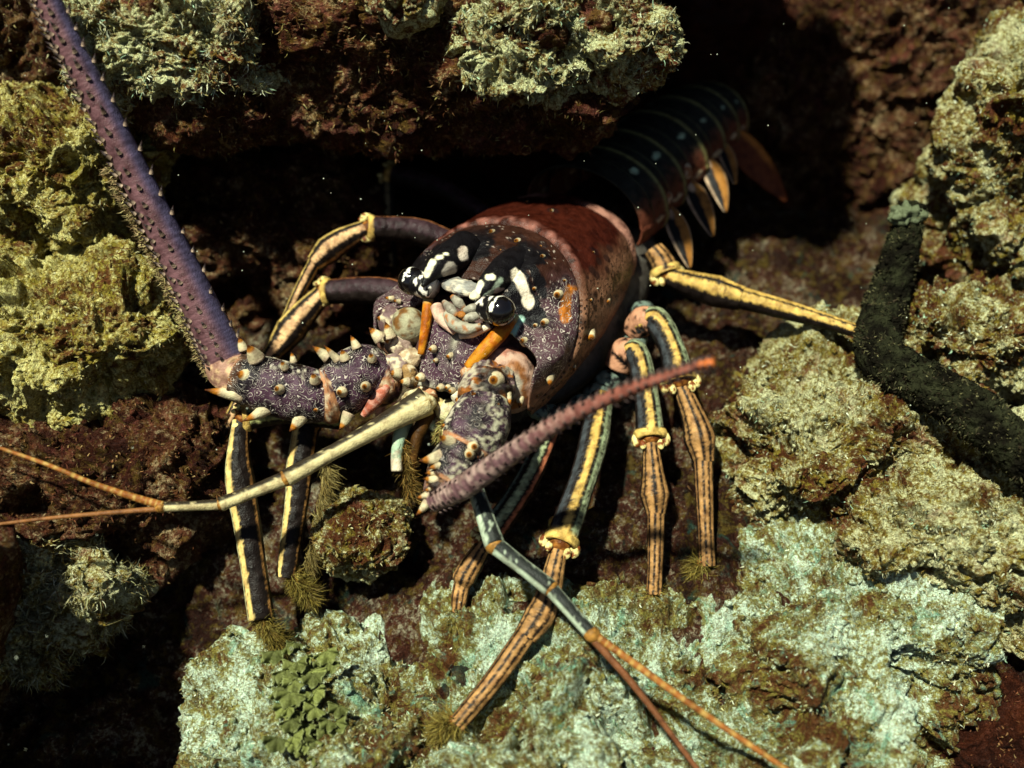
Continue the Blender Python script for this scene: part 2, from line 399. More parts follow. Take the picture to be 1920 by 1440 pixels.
def catmull(P, m):
    P = np.asarray(P, float); n = len(P)
    if n == 2:
        t = np.linspace(0, 1, m)[:, None]; return P[0]*(1-t)+P[1]*t
    E = np.concatenate([[2*P[0]-P[1]], P, [2*P[-1]-P[-2]]])
    out = []
    for x in np.linspace(0, n-1, m):
        i = min(int(x), n-2); t = x-i; a, b, c, d = E[i:i+4]
        out.append(.5*((2*b)+(-a+c)*t+(2*a-5*b+4*c-d)*t*t+(-a+3*b-3*c+d)*t**3))
    return np.array(out)
def tube(pts, rad, m=24, n=20, colf=None, flat=1.0, ref=(0, .25, 1), cap=True, wob=0.0, radp=None):
    """pts in view units; rad list at pts; returns (world verts, faces, colours, t, phi)"""
    C = catmull(pts, m); rp = np.linspace(0, 1, len(rad)) if radp is None else radp
    t = np.linspace(0, 1, m); R = np.interp(t, rp, rad)
    T = np.gradient(C, axis=0); T /= np.linalg.norm(T, axis=1)[:, None]+1e-9
    ref = np.asarray(ref, float); Nn = ref - T*(T@ref)[:, None]; Nn /= np.linalg.norm(Nn, axis=1)[:, None]+1e-9
    B = np.cross(T, Nn)
    ph = np.linspace(0, 2*np.pi, n, endpoint=False)
    V = C[:, None]+R[:, None, None]*(np.cos(ph)[None, :, None]*Nn[:, None]*flat+np.sin(ph)[None, :, None]*B[:, None])
    TT = np.repeat(t, n); PH = np.tile(ph, m); V = V.reshape(-1, 3)
    if wob: V = V + (fbm(V/14., 2)*wob)[:, None]*np.repeat(Nn, n, 0)
    f = grid_faces(m, n, True)
    if cap:
        V = np.concatenate([V, C[:1], C[-1:]]); TT = np.append(TT, [0, 1]); PH = np.append(PH, [0, 0])
        k = len(V); j = np.arange(n); j2 = (j+1) % n
        f = np.concatenate([f, np.stack([np.full(n, k-2), j2, j, j], 1), np.stack([np.full(n, k-1), (m-1)*n+j, (m-1)*n+j2, (m-1)*n+j2], 1)])
    c = colf(TT, PH, V) if colf else np.ones((len(V), 3))*.5
    return V, f, c
def fix(f):
    """quads that repeat a corner become triangles"""
    return [list(dict.fromkeys(q)) for q in f.tolist()]
def solid(name, pts, rad, colf, parent=None, mat=None, pat=None, **k):
    V, f, c = tube(pts, rad, colf=colf, **k)
    return mk(name, W(V), fix(f), mat or SHELL, parent or lob, c, 0.0 if pat is None else pat)
def flatc(c, var=.25, sc_=18.):
    return lambda t, p, V: np.clip(np.asarray(c)*(1+var*fbm(V/sc_, 3)[:, None]), 0, 1)
def ell(name, c, r, colf, parent=None, mat=None, pat=0.0, axes=None, sub=4, wob=0.0, pw=2.0):
    d, f = ico(sub); t = (np.abs(d)**pw).sum(1)**(-1/pw)
    V = d*t[:, None]*np.asarray(r, float)
    if axes is not None: V = V@np.asarray(axes)
    V = V + VP(*c)
    if wob: V = V + d*(fbm(V/16., 3)*wob)[:, None]
    cc = colf(d[:, 2], np.arctan2(d[:, 1], d[:, 0]), V)
    return mk(name, W(V), f, mat or SHELL, parent or lob, cc, pat)
WHITE = (.78, .72, .52); ORANGE = (.62, .22, .02); BLACK = (.006, .005, .006); HORNTIP = (.22, .07, .01)
def spine(p, d, L, r, parent, dark=True, name='spine'):
    """p view coords, d view direction"""
    d = np.asarray(d, float); d /= np.linalg.norm(d)
    L = L*rng.uniform(.85, 1.2); r = r*rng.uniform(.72, .95); up_ = Uv*.16+Fv*.1
    pts = [p-d*r*.6, p+d*L*.35, p+d*L*.7+up_*L*.4, p+d*L*1.0+up_*L]
    tint = rng.uniform(.75, 1.1)
    def cf(t, ph, V):
        c = lerp(lerp(np.ones((len(V), 3))*np.array((.40, .30, .2)), (.54*tint, .45*tint, .28*tint), sstep(.08, .2, t)), (.34, .12, .012), sstep(.5, .66, t))
        return lerp(c, (.07, .02, .005), sstep(.74, .9, t))
    o = solid(name, pts, [r*1.45, r*1.02, r*.56, r*.08], cf, parent, m=16, n=12)
    if parent is not lob and 'Col' in parent.data.color_attributes:
        n = len(parent.data.vertices); co = np.empty(n*3, np.float32); parent.data.vertices.foreach_get('co', co)
        cl = np.empty(n*4, np.float32); at = parent.data.color_attributes['Col']; at.data.foreach_get('color', cl); cl = cl.reshape(-1, 4)
        dv = co.reshape(-1, 3)+ORG[parent.name]-W(p); dd = np.linalg.norm(dv, axis=1)/S
        sidev = (dv@(W(Uv)/S))/S
        k = sstep(r*3.0, r*2.2, dd+4*fbm(co.reshape(-1, 3)/S/7., 2))*(.85 if dark else .6)  # black ring paints shade onto the shell round each spine base
        cl[:, :3] = lerp(cl[:, :3], BLACK, k)
        at.data.foreach_set('color', cl.ravel())
    return o

# body frame in view coordinates
F0 = np.array([-.5, -.453, .738]); R0 = np.array([.866, -.26, .427]); U0 = np.array([0, .853, .522])
F0 /= np.linalg.norm(F0); R0 -= F0*(R0@F0); R0 /= np.linalg.norm(R0); U0 = np.cross(F0, R0)*-1
if U0[1] < 0: U0 = -U0
pt = math.radians(6); Fv = F0*math.cos(pt)-U0*math.sin(pt); Uv = U0*math.cos(pt)+F0*math.sin(pt); Rv = R0
DF = VP(900, 495, 120)
CF = DF - Uv*128
def BL(x, y, z): return CF + np.multiply.outer(np.asarray(x, float), Rv)+np.multiply.outer(np.asarray(y, float), Fv)+np.multiply.outer(np.asarray(z, float), Uv)
ty = [-345, -300, -250, -150, -60, 0, 60, 115]
def Wd(y): return np.interp(y, ty, [140, 156, 168, 182, 188, 188, 182, 160])
def Ht(y): return np.interp(y, ty, [98, 112, 124, 137, 138, 128, 112, 92])
def carap(y, th, lift=0.0):
    a = np.abs(th); k = 1-.36*sstep(-40, 85, y)*sstep(1.35, .85, a); w = (Wd(y)+lift)*k; h = (Ht(y)+lift)*(1-.22*sstep(-40, 85, y)*sstep(1.35, .85, a))
    s, c = np.sin(a), np.cos(a)
    x = np.sign(th)*w*np.abs(s)**.88*np.where(a > np.pi/2, 1-.25*(a-np.pi/2), 1)
    z = np.where(c > 0, h*np.abs(c)**.9, -150*np.abs(c)**.9*1.25)
    return BL(x, y, z)
fa = np.radians([0, 10, 20, 30, 42, 55, 68, 80, 95, 110, 128]); fy = np.array([24, 32, 46, 60, 68, 74, 92, 110, 118, 104, 60])
ns, nth = 240, 280
s_ = np.linspace(0, 1, ns)[:, None]; th = np.radians(np.linspace(-128, 128, nth))[None, :]
fr = np.interp(np.abs(th), fa, fy); y = -345 + s_*(345+fr); th = np.broadcast_to(th, y.shape); A = np.abs(th)
yg = -135 + 165*(A/np.radians(90))**1.8
gro = np.exp(-((y-yg)/7.)**2)*sstep(2.1, 1.6, A)
rimb = np.exp(-((y+322)/9.)**2)
branch = np.exp(-((A-np.radians(12))/.05)**2)*(y < yg)
lift = -8*gro + 3*np.exp(-((y-yg+16)/10.)**2) + 4*rimb - 3*np.exp(-((y+304)/6.)**2) - 3*branch
cheek = np.exp(-((A-np.radians(74))/.2)**2-((y-72)/32.)**2); lift = lift + 16*cheek
ridge = np.exp(-((A-np.radians(27))/.14)**2)*sstep(-90, 10, y); lift = lift + 16*ridge
V = carap(y, th, lift)
V = V + (fbm(V/26., 3)*2.2+fbm(V/9., 2)*.6)[..., None]*Uv
PX, PY = proj(V); nz = fbm(V/20., 3); nz2 = fbm(V/60.+5, 3)
front = sstep(-4, 4, y-yg)
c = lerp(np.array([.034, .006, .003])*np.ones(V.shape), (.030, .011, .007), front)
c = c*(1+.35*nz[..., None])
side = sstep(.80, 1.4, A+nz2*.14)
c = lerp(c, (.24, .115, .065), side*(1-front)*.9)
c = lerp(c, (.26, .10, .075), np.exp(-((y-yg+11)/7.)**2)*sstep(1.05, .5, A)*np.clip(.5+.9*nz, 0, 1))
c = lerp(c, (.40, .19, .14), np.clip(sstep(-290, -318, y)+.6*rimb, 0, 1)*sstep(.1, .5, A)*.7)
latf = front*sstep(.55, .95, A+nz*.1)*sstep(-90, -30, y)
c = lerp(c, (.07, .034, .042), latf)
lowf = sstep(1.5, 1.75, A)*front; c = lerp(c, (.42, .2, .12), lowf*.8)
pat = latf*(1-lowf) - side*(1-front)
# dark round spots scattered over the rear flank
for k in range(70):
    sa = rng.uniform(.7, 1.5)*rng.choice([-1, 1]); sy = rng.uniform(-300, 20)
    q0 = carap(np.array(sy), np.array(sa)); d = np.linalg.norm(V-q0, axis=-1); r_ = rng.uniform(5, 12)
    c = lerp(c, (.02, .008, .006), sstep(r_, r_*.6, d)*(1-front)*.9)
def paint(c, poly, r, colr, soft=4, wob=7, mirror=None):
    d = segdist(PX, PY, poly)+wob*nz
    return lerp(c, colr, sstep(r, r-soft, d)*sstep(60, 0, np.maximum(0, -y-60)))
c = paint(c, [(1000, 480), (965, 495), (968, 530), (985, 575), (1000, 590)], 27, BLACK)
c = paint(c, [(985, 475), (1005, 520), (1015, 555)], 12, BLACK)
c = paint(c, [(900, 455), (870, 470), (835, 490), (800, 510)], 31, BLACK)
c = paint(c, [(958, 515), (975, 520), (983, 550), (990, 570)], 11, (.72, .62, .48), 3, 4)
c = paint(c, [(868, 472), (868, 480)], 10, (.74, .6, .48), 3, 4)
c = paint(c, [(1064, 545), (1056, 600)], 12, (.42, .13, .015), 6, 6)
c = paint(c, [(960, 630), (975, 600)], 10, (.35, .6, .5), 6, 4)
sp_w = (fbm(V/4.2+3, 1) > .62)*front*.7*(A < 1.2); c = lerp(c, (.45, .36, .3), sp_w)
pat = pat*(1-sstep(.2, .02, c.max(-1))*.0)
blk = (c.max(-1) < .03); pat = np.where(blk & (front > .5), 0, pat)
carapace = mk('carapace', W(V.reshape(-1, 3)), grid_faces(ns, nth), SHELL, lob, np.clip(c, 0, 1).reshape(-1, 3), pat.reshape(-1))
carapace['label'] = 'dark red carapace with pale spines and black patches behind the horns'
so = carapace.modifiers.new('thick', 'SOLIDIFY'); so.thickness = .002; so.offset = -1

def nearest(px, py):
    d = (PX-px)**2+(PY-py)**2 + 1e5*(V[..., 2] < np.percentile(V[..., 2], 25))
    i = np.unravel_index(np.argmin(d), d.shape); 
    i0, i1 = min(max(i[0], 1), ns-2), min(max(i[1], 1), nth-2)
    a = V[i0+1, i1]-V[i0-1, i1]; b = V[i0, i1+1]-V[i0, i1-1]; n = np.cross(b, a); n /= np.linalg.norm(n)
    if n@(V[i]-CF) < 0: n = -n
    return V[i], n
for px, py, L, r in [(1047, 553, 22, 9), (1022, 605, 18, 7), (1005, 612, 14, 5), (983, 640, 18, 8), (1105, 627, 26, 10), (1030, 703, 30, 9),
                     (1074, 684, 20, 6), (1100, 660, 12, 5), (1138, 562, 13, 6), (1018, 483, 12, 6), (1112, 475, 12, 5), (972, 455, 14, 7),
                     (925, 437, 14, 7), (990, 381, 12, 5), (1035, 397, 12, 5), (1058, 527, 12, 5), (1090, 690, 12, 4), (1015, 462, 8, 4),
                     (970, 490, 16, 8), (868, 460, 14, 7), (1002, 540, 10, 5), (1106, 563, 12, 5), (1085, 605, 10, 4), (1008, 738, 10, 4),
                     (940, 470, 8, 4), (1060, 640, 8, 4), (1046, 730, 9, 4)]:
    p, n = nearest(px, py); spine(p, n*.6+Fv*.75+Uv*.1, L, r, carapace, dark=False)

tub = []
for k in range(420):
    i0, i1 = rng.integers(60, ns-2), rng.integers(8, nth-8)
    if abs(th[i0, i1]) < .12 and rng.random() < .6: continue
    q0 = V[i0, i1]; r_ = rng.uniform(1.3, 3.4); v0, f0 = ico(1)
    tub.append((W(q0+v0*r_*np.array([1, 1, 1.2])), f0, np.tile(np.array((.42, .32, .22))*rng.uniform(.4, 1.3), (len(v0), 1))))
v_, f_, c_ = merge(tub); tag(mk('tubercle', v_, f_, SHELL, carapace, c_, 0.0), kind='stuff')
# dark soft mass behind the face, closing the front of the carapace
def facec(t, p, V): return np.clip(np.array([.09, .045, .04])*(1+.5*fbm(V/15., 3)[:, None]), 0, 1)
AX = np.array([Rv, Fv, Uv])
ell('head', (880, 640, 55), (135, 95, 92), facec, axes=AX, wob=7, sub=5)

# horns
def horn(pts, rad, spots):
    def cf(t, ph, V):
        x, yy = proj(V); c = np.ones((len(V), 3))*np.array(BLACK); nzz = fbm(V/9., 2)
        for poly, r, cc in spots: c = lerp(c, cc, sstep(r, r-2.5, segdist(x, yy, poly)+2*nzz))
        return c
    o = solid('horn', pts, rad, cf, m=70, n=64, flat=.9); o['label'] = 'black horn with white blotches above the eye'; return o
horn(VPs([(978, 488, 80), (948, 510, 133), (916, 534, 172), (889, 563, 198)]), [34, 31, 20, 3],
     [([(901, 532), (892, 556)], 7, WHITE), ([(916, 520), (922, 519)], 8, WHITE), ([(938, 525), (925, 545), (910, 555)], 6, (.30, .36, .27)),
      ([(932, 546), (942, 545)], 7, (.5, .36, .28)), ([(966, 512), (968, 530)], 10, (.72, .62, .48))])
horn(VPs([(876, 462, 68), (848, 483, 113), (818, 503, 148), (792, 537, 168)]), [32, 30, 20, 3],
     [([(811, 492), (800, 515)], 8, WHITE), ([(822, 482), (828, 481)], 6, WHITE), ([(834, 476), (838, 476)], 4, WHITE),
      ([(845, 500), (838, 512), (846, 508)], 11, (.42, .36, .3)), ([(868, 470), (869, 480)], 10, (.74, .6, .48))])
# rostral plate between the horns
ell('rostrum', (868, 540, 150), (44, 20, 12), lambda t, p, V: lerp((.25, .24, .22), (.7, .6, .45), sstep(-.2, .6, fbm(V/14., 3)+.3*(proj(V)[1] > 548))), axes=AX, wob=5)
ell('rostral_lip', (893, 552, 190), (10, 16, 6), flatc((.7, .62, .42)), axes=AX)

# eyes
def eye(c, stalk, r):
    cc = VP(*c); d = cc-VP(*stalk); d /= np.linalg.norm(d)
    def cf(t, p, V):
        x, yy = proj(V); q = (V-VP(*stalk)); nzz = fbm(V/13.+c[0], 2)
        return lerp(np.ones((len(V), 3))*np.array(BLACK), (.8, .72, .62), sstep(.02, .12, nzz-.06))
    es = solid('eye_stalk', [VP(*stalk)-d*14, VP(*stalk), cc-d*r*.2], [r*.7, r*.86, r*.92], cf, m=40, n=40)
    def ce(t, p, V):
        u = (V-cc)/r; k = u@d; a = fbm(V/9.+c[1], 2)
        band = np.exp(-((k-.05-.18*a)/.11)**2)
        return lerp(np.ones((len(V), 3))*np.array((.004, .003, .003)), (.82, .76, .66), sstep(.45, .6, band)*(u[:, 1] > -.1))
    o = ell('eye', c, (r, r, r), ce, mat=EYE, sub=5); return o
eye((938, 583, 205), (912, 578, 185), 26)
eye((772, 527, 125), (802, 538, 140), 25)
# antennule bases: glassy grey joints below the eyes
def glass(t, p, V): return lerp(lerp(np.ones((len(V), 3))*np.array((.26, .23, .18)), (.30, .11, .03), np.clip(sstep(.75, .95, t)+sstep(.2, .05, t), 0, 1)), (.42, .39, .31), sstep(.1, .35, fbm(V/10., 2))*.7)
for a_, b_, r_ in [((832, 566, 158), (858, 592, 175), 9), ((848, 556, 162), (872, 580, 178), 9), ((866, 584, 180), (904, 572, 192), 8), ((868, 598, 182), (904, 590, 192), 9), ((836, 584, 160), (850, 600, 172), 6)]:
    m_ = tuple((np.array(a_)+np.array(b_))/2+np.array([0, 0, 5])); solid('face_joint', VPs([a_, m_, b_]), [r_*.5, r_, r_*.5], glass, m=20, n=18)
ell('face_joint', (865, 590, 186), (8, 7, 6), flatc((.4, .15, .03)), axes=AX)
solid('face_bar', VPs([(838, 588, 165), (850, 606, 178), (876, 617, 185), (902, 612, 188)]), [8, 11, 11, 6], lambda t, p, V: lerp((.32, .29, .22), (.32, .13, .05), sstep(.1, .4, fbm(V/12., 2))), m=30)
solid('face_bar', VPs([(818, 575, 140), (828, 598, 155), (852, 624, 165)]), [11, 11, 5], flatc((.62, .40, .30)), m=24)
solid('face_bar', VPs([(862, 630, 165), (885, 624, 172), (918, 610, 175)]), [5, 9, 7], flatc((.66, .56, .42)), m=24)
# antennular plate
def plate():
    nu, nv = 70, 70
    u = np.linspace(0, 1, nu)[:, None]; v = np.linspace(0, 1, nv)[None, :]
    q = lambda a, b, c_, d_: (1-v)*((1-u)*a+u*b)+v*((1-u)*c_+u*d_)
    x = q(803, 925, 782, 872)+0*u; yy = q(585, 612, 722, 742); e = q(118, 155, 130, 155)
    dome = np.sin(np.pi*u)**.6*np.sin(np.pi*np.clip(v*.9+.06, 0, 1))**.5
    notch = np.exp(-((u-.5)/.07)**2)*np.exp(-((v-.15)/.35)**2)
    e = e + 26*dome - 12*notch
    P = np.stack([(x-960)*(1-e/DD), (720-yy)*(1-e/DD), e], -1); nz = fbm(P/15., 3)
    P[..., 2] += nz*2
    c = lerp(np.ones(P.shape)*np.array([.065, .03, .045]), (.38, .36, .27), np.clip(notch*.8+sstep(.86, 1, v+nz*.1)*.8, 0, 1))
    c = lerp(c, (.5, .36, .26), sstep(.12, .0, v+nz*.06)*.8)
    o = mk('antennular_plate', W(P.reshape(-1, 3)), grid_faces(nu, nv), SHELL, lob, c.reshape(-1, 3), 1.0)
    so = o.modifiers.new('thick', 'SOLIDIFY'); so.thickness = .003; so.offset = -1
    for px, py, L, r in [(812, 654, 14, 6), (846, 667, 14, 6), (817, 676, 8, 4), (788, 708, 14, 7), (826, 727, 12, 6), (848, 732, 10, 6), (840, 726, 9, 5)]:
        spine(VP(px, py, 160), Fv*.8+Uv*.3, L, r, o, dark=False)
plate()
# orange bars
OR = lambda t, p, V: lerp(lerp((.36, .09, .005), (.5, .19, .012), sstep(-.2, .3, fbm(V/16., 3))), (.28, .30, .16), sstep(.16, .02, t)*.9)
solid('orange_bar', VPs([(966, 590, 165), (940, 622, 172), (905, 660, 176), (878, 690, 172)]), [9, 14, 13, 10], OR, m=30)
solid('orange_bar', VPs([(803, 560, 128), (801, 590, 135), (795, 630, 140), (789, 665, 140)]), [9, 10, 8, 6], OR, m=30)
# shields beside the antenna bases
def sh_r(t, p, V):
    x, yy = proj(V); n = fbm(V/24., 3); d = np.hypot(x-948, yy-722)+14*n
    c = lerp(np.ones((len(V), 3))*np.array((.46, .40, .31)), (.26, .10, .035), sstep(22, 36, d)); c = lerp(c, (.44, .27, .20), sstep(42, 50, d)); return lerp(c, (.36, .15, .10), sstep(58, 68, d))
ell('antenna_shield', (950, 712, 120), (58, 45, 66), sh_r, axes=AX, wob=3, sub=5)
ell('antenna_shield', (768, 612, 95), (33, 30, 36), lambda t, p, V: lerp((.34, .31, .2), (.16, .07, .02), sstep(.0, .3, fbm(V/18., 3))), axes=AX, wob=3)
# knobbly pieces round the mouth and left antenna base
lump = [((735, 610, 60), (26, 22, 40), (.14, .08, .08)), ((748, 650, 95), (26, 20, 22), (.24, .16, .13)), ((770, 672, 120), (22, 18, 16), (.40, .28, .17)),
        ((742, 690, 115), (30, 24, 26), (.20, .13, .12)), ((768, 705, 130), (18, 14, 24), (.34, .2, .08)), ((842, 772, 120), (26, 20, 22), (.52, .46, .26)),
        ((822, 762, 120), (14, 12, 18), (.5, .36, .16)), ((856, 800, 135), (20, 16, 26), (.44, .34, .12)), ((838, 815, 120), (16, 14, 16), (.5, .42, .18)),
        ((885, 700, 165), (24, 16, 18), (.42, .2, .1)), ((900, 720, 170), (22, 16, 16), (.34, .18, .08)), ((800, 735, 135), (20, 14, 10), (.44, .2, .1)),
        ((862, 748, 160), (13, 10, 16), (.7, .62, .46)), ((868, 735, 150), (12, 10, 22), (.3, .16, .08))]
for c_, r_, cl in lump:
    ell('mouth_plate', c_, r_, (lambda cl: lambda t, p, V: lerp(np.ones((len(V), 3))*np.array(cl), (.6, .5, .34), sstep(.15, .4, fbm(V/12., 3))))(cl), axes=AX, wob=5)
for px, py, e, L, r in [(722, 598, 70, 16, 8), (738, 640, 100, 18, 8), (715, 590, 50, 14, 6), (745, 700, 140, 16, 9), (762, 716, 150, 12, 7), (718, 636, 80, 16, 7), (735, 560, 70, 12, 5), (748, 565, 80, 12, 5), (862, 750, 175, 10, 8)]:
    spine(VP(px, py, e), Fv*.6+Uv*.3-Rv*.4, L, r, lob, dark=False)

# ---- antennae
PUR = np.array([.06, .028, .045])
def ped_col(rim=(.45, .2, .09), swirl=0.0):
    def cf(t, p, V):
        n = fbm(V/18., 3); c = np.ones((len(V), 3))*PUR*(1+.4*n[:, None])
        low = np.exp(-((p-np.pi*1.0)/.9)**2)
        if swirl: 
            w = np.sin(V[:, 0]/5.+V[:, 1]/9.+9*fbm(V/30., 2)); c = lerp(c, (.56, .52, .36), sstep(.1, .5, w)*sstep(.2, -.5, np.sin(p))*swirl); c = lerp(c, (.02, .016, .02), sstep(.55, .9, -w)*sstep(.2, -.5, np.sin(p))*swirl)
        top = sstep(.3, .75, np.sin(p)+.3*n)*sstep(-.35, .0, fbm(V/30.+8, 2)); c = lerp(c, BLACK, top*.9); c = lerp(c, (.62, .56, .42), top*sstep(.16, .3, fbm(V/11.+3, 2)))
        c = lerp(c, (.16, .02, .03), low*.4)
        c = lerp(c, rim, np.clip(sstep(.86, .93, t+n*.03)+sstep(.10, .04, t), 0, 1)*.85)
        return c
    return cf
def ring_spines(o, pts, specs, side=None):
    """specs: (px,py,e,L,r,dir)"""
    for px, py, e, L, r, d in specs: spine(VP(px, py, e), d, L, r, o, dark=True)
antL = solid('antenna', VPs([(712, 712, 95), (680, 700, 112), (640, 728, 122), (612, 742, 128)]), [44, 52, 52, 46], ped_col(), m=60, n=48, pat=1.0, wob=3)
antL['label'] = 'thick purple antenna bending up along the yellow rocks'
segB = solid('antenna_segment', VPs([(618, 742, 126), (570, 740, 134), (500, 722, 138), (445, 705, 136)]), [44, 50, 50, 44], ped_col(), antL, m=70, n=48, pat=1.0, wob=3)
segC = solid('antenna_segment', VPs([(455, 712, 136), (432, 690, 134), (420, 665, 132)]), [40, 42, 36], lambda t, p, V: lerp((.34, .18, .13), (.55, .36, .2), sstep(0, .4, fbm(V/14., 3))), antL, m=30, n=40, wob=4)
for px, py, e, L, r, d in [(523, 730, 190, 13, 9, (-.2, .1, 1)), (590, 712, 180, 13, 8, (0, .6, .8)), (478, 668, 172, 20, 13, (-.3, .7, .6)), (533, 688, 180, 12, 7, (-.1, .6, .8)),
                           (450, 738, 160, 58, 13, (-1, .05, .1)), (500, 765, 160, 40, 11, (-.8, -.6, .3)), (565, 780, 155, 34, 12, (-.5, -.9, .2)), (593, 766, 165, 12, 6, (0, -.4, 1)), (462, 705, 175, 16, 12, (-.6, .2, .8)),
                           (455, 652, 150, 16, 8, (-.2, .9, .3)), (550, 676, 160, 14, 6, (-.1, .9, .3))]:
    spine(VP(px, py, e), d, L, r, segB)
for px, py, e, L, r, d in [(640, 735, 176, 15, 8, (-.2, -.1, 1)), (685, 725, 168, 14, 8, (0, 0, 1)), (697, 672, 160, 14, 7, (0, .5, .8)), (646, 670, 160, 15, 8, (-.2, .8, .5)),
                           (652, 780, 150, 30, 11, (-.4, -.9, .2)), (612, 668, 140, 24, 9, (-.8, .6, .2)), (632, 674, 150, 30, 8, (-.6, .7, .2)), (668, 650, 140, 20, 9, (-.4, .9, .1)), (710, 632, 125, 22, 10, (-.6, .6, .2)), (730, 628, 120, 20, 9, (-.2, .9, .3))]:
    spine(VP(px, py, e), d, L, r, antL)
def collar_c(t, p, V): return lerp(lerp(np.ones((len(V), 3))*np.array((.30, .13, .06)), (.46, .34, .22), sstep(.0, .3, fbm(V/12., 3))), (.05, .02, .025), sstep(.12, .35, fbm(V/18.+7, 2)))
solid('antenna_collar', VPs([(632, 738, 122), (622, 740, 125), (612, 742, 127), (600, 743, 130)]), [38, 51, 52, 42], collar_c, antL, m=24, n=48, wob=4)
solid('antenna_collar', VPs([(728, 702, 84), (718, 708, 92), (706, 710, 100), (694, 706, 106)]), [34, 49, 51, 42], collar_c, antL, m=24, n=48, wob=5)
solid('antenna_scale', VPs([(735, 712, 130), (705, 750, 140), (680, 780, 140)]), [8, 12, 5], lambda t, p, V: lerp((.36, .10, .06), (.5, .26, .2), sstep(-.1, .6, np.sin(t*32+3*fbm(V/12., 2)))*.7), antL, m=40, n=16)
def flag_col(t, p, V):
    n = fbm(V/20., 3); c = lerp(np.ones((len(V), 3))*np.array([.125, .058, .066]), (.06, .05, .095), sstep(.0, .7, np.sin(p)))
    c = c*(1+.3*n[:, None]); k = np.sin(t*np.pi*150); c = c*(1+.16*k[:, None])
    return lerp(c, (.40, .2, .13), sstep(.05, .0, t+n*.02))
FL = VPs([(432, 690, 134), (395, 612, 146), (330, 480, 166), (262, 345, 192), (180, 180, 228), (118, 60, 255), (62, -60, 280)])
fl = solid('flagellum', FL, [37, 33, 29, 26, 23.5, 21.5, 20], flag_col, antL, m=420, n=32)
def spinules(C, rows, R, L, r, cols, parent, name='spinule', T=None):
    parts = []
    Tn = np.gradient(C, axis=0); Tn /= np.linalg.norm(Tn, axis=1)[:, None]
    for row in rows:
        for i in range(row['start'], len(C)-1, row['step']):
            t = i/len(C); rr = np.interp(t, [0, 1], R)
            Nn = np.array([0, .25, 1.]); Nn = Nn-Tn[i]*(Tn[i]@Nn); Nn /= np.linalg.norm(Nn); B = np.cross(Tn[i], Nn)
            ph = row['phi']+rng.normal()*.12; nn = np.cos(ph)*Nn+np.sin(ph)*B
            p = C[i]+nn*rr*.95; d = nn*.7+Tn[i]*.9; d /= np.linalg.norm(d)
            s1 = np.cross(d, nn); s1 /= np.linalg.norm(s1); s2 = np.cross(d, s1)
            ll = L*rng.uniform(.7, 1.2)
            a = np.linspace(0, 2*np.pi, 6, endpoint=False)
            ring = p+r*(np.cos(a)[:, None]*s1+np.sin(a)[:, None]*s2*.9)
            ring2 = p+d*ll*.5+.6*r*(np.cos(a)[:, None]*s1+np.sin(a)[:, None]*s2)
            vv = np.concatenate([ring, ring2, [p+d*ll]])
            ff = [[j, (j+1) % 6, 6+(j+1) % 6] for j in range(6)]+[[j, 6+(j+1) % 6, 6+j] for j in range(6)]+[[6+j, 6+(j+1) % 6, 12] for j in range(6)]
            cc = np.concatenate([np.tile(cols[0], (6, 1)), np.tile(cols[1], (6, 1)), [cols[1]]])
            parts.append((W(vv), np.array(ff), cc))
    v, f, c = merge(parts); o = mk(name, v, f, SHELL, parent, c, 0.0); tag(o, kind='stuff'); return o
CL = catmull(FL, 200)
spinules(CL, [dict(start=3, step=6, phi=-.75), dict(start=6, step=7, phi=-.05), dict(start=2, step=9, phi=1.3), dict(start=1, step=4, phi=-1.45)], [36, 21], 16, 4.4, [(.4, .28, .2), (.02, .012, .012)], fl)
def hairs(parent, P, D, n, L, wid, cols, spread=.5, name='setae'):
    """P, D: arrays in view units"""
    k = rng.integers(0, len(P), n); pw = W(P[k]+rng.normal(scale=3, size=(n, 3))); dw = W(D[k])/S
    dw = dw/np.linalg.norm(dw, axis=1)[:, None]
    v, f, c = blades(pw, dw, n, L[0], L[1], wid, cols, 0, spread)
    o = mk(name, v, f, SETA, parent, c, smooth=False); tag(o, kind='stuff'); return o
HP = CL[:110]+np.array([-33, -14, 0]); hairs(fl, HP, np.tile([-1., -.3, .2], (len(HP), 1)), 1500, (6, 16), .8, [(.45, .36, .16), (.3, .2, .1)])

def base_col(t, p, V):
    n1, n2 = fbm(V/15., 3), fbm(V/26.+4, 3); c = lerp(np.ones((len(V), 3))*np.array((.10, .055, .06)), (.40, .34, .25), sstep(-.05, .2, n1))
    c = lerp(c, (.26, .085, .015), sstep(.08, .25, n2)); return lerp(c, (.03, .015, .015), sstep(.18, .35, -n1))
antR = solid('antenna', VPs([(925, 705, 150), (912, 735, 172), (905, 760, 182)]), [42, 50, 44], base_col, m=50, n=64, wob=9, pat=0.3)
antR['label'] = 'spiny antenna folded back across the striped legs with an orange broken tip'
seg2 = solid('antenna_segment', VPs([(912, 752, 178), (902, 785, 200), (885, 820, 212), (872, 842, 218)]), [42, 52, 54, 44], ped_col(swirl=.9), antR, m=60, n=64, pat=.55, wob=3)
solid('antenna_collar', VPs([(868, 826, 222), (876, 838, 216), (880, 850, 208)]), [40, 46, 38], lambda t, p, V: lerp(lerp((.26, .09, .02), (.46, .38, .28), sstep(0, .3, fbm(V/18., 3))), (.05, .02, .02), sstep(.15, .35, fbm(V/12.+5, 2))), antR, m=24, n=40)
seg3 = solid('antenna_segment', VPs([(872, 848, 218), (852, 876, 232), (832, 905, 240)]), [42, 45, 34], ped_col(swirl=.9), antR, m=50, n=64, pat=.55, wob=3)
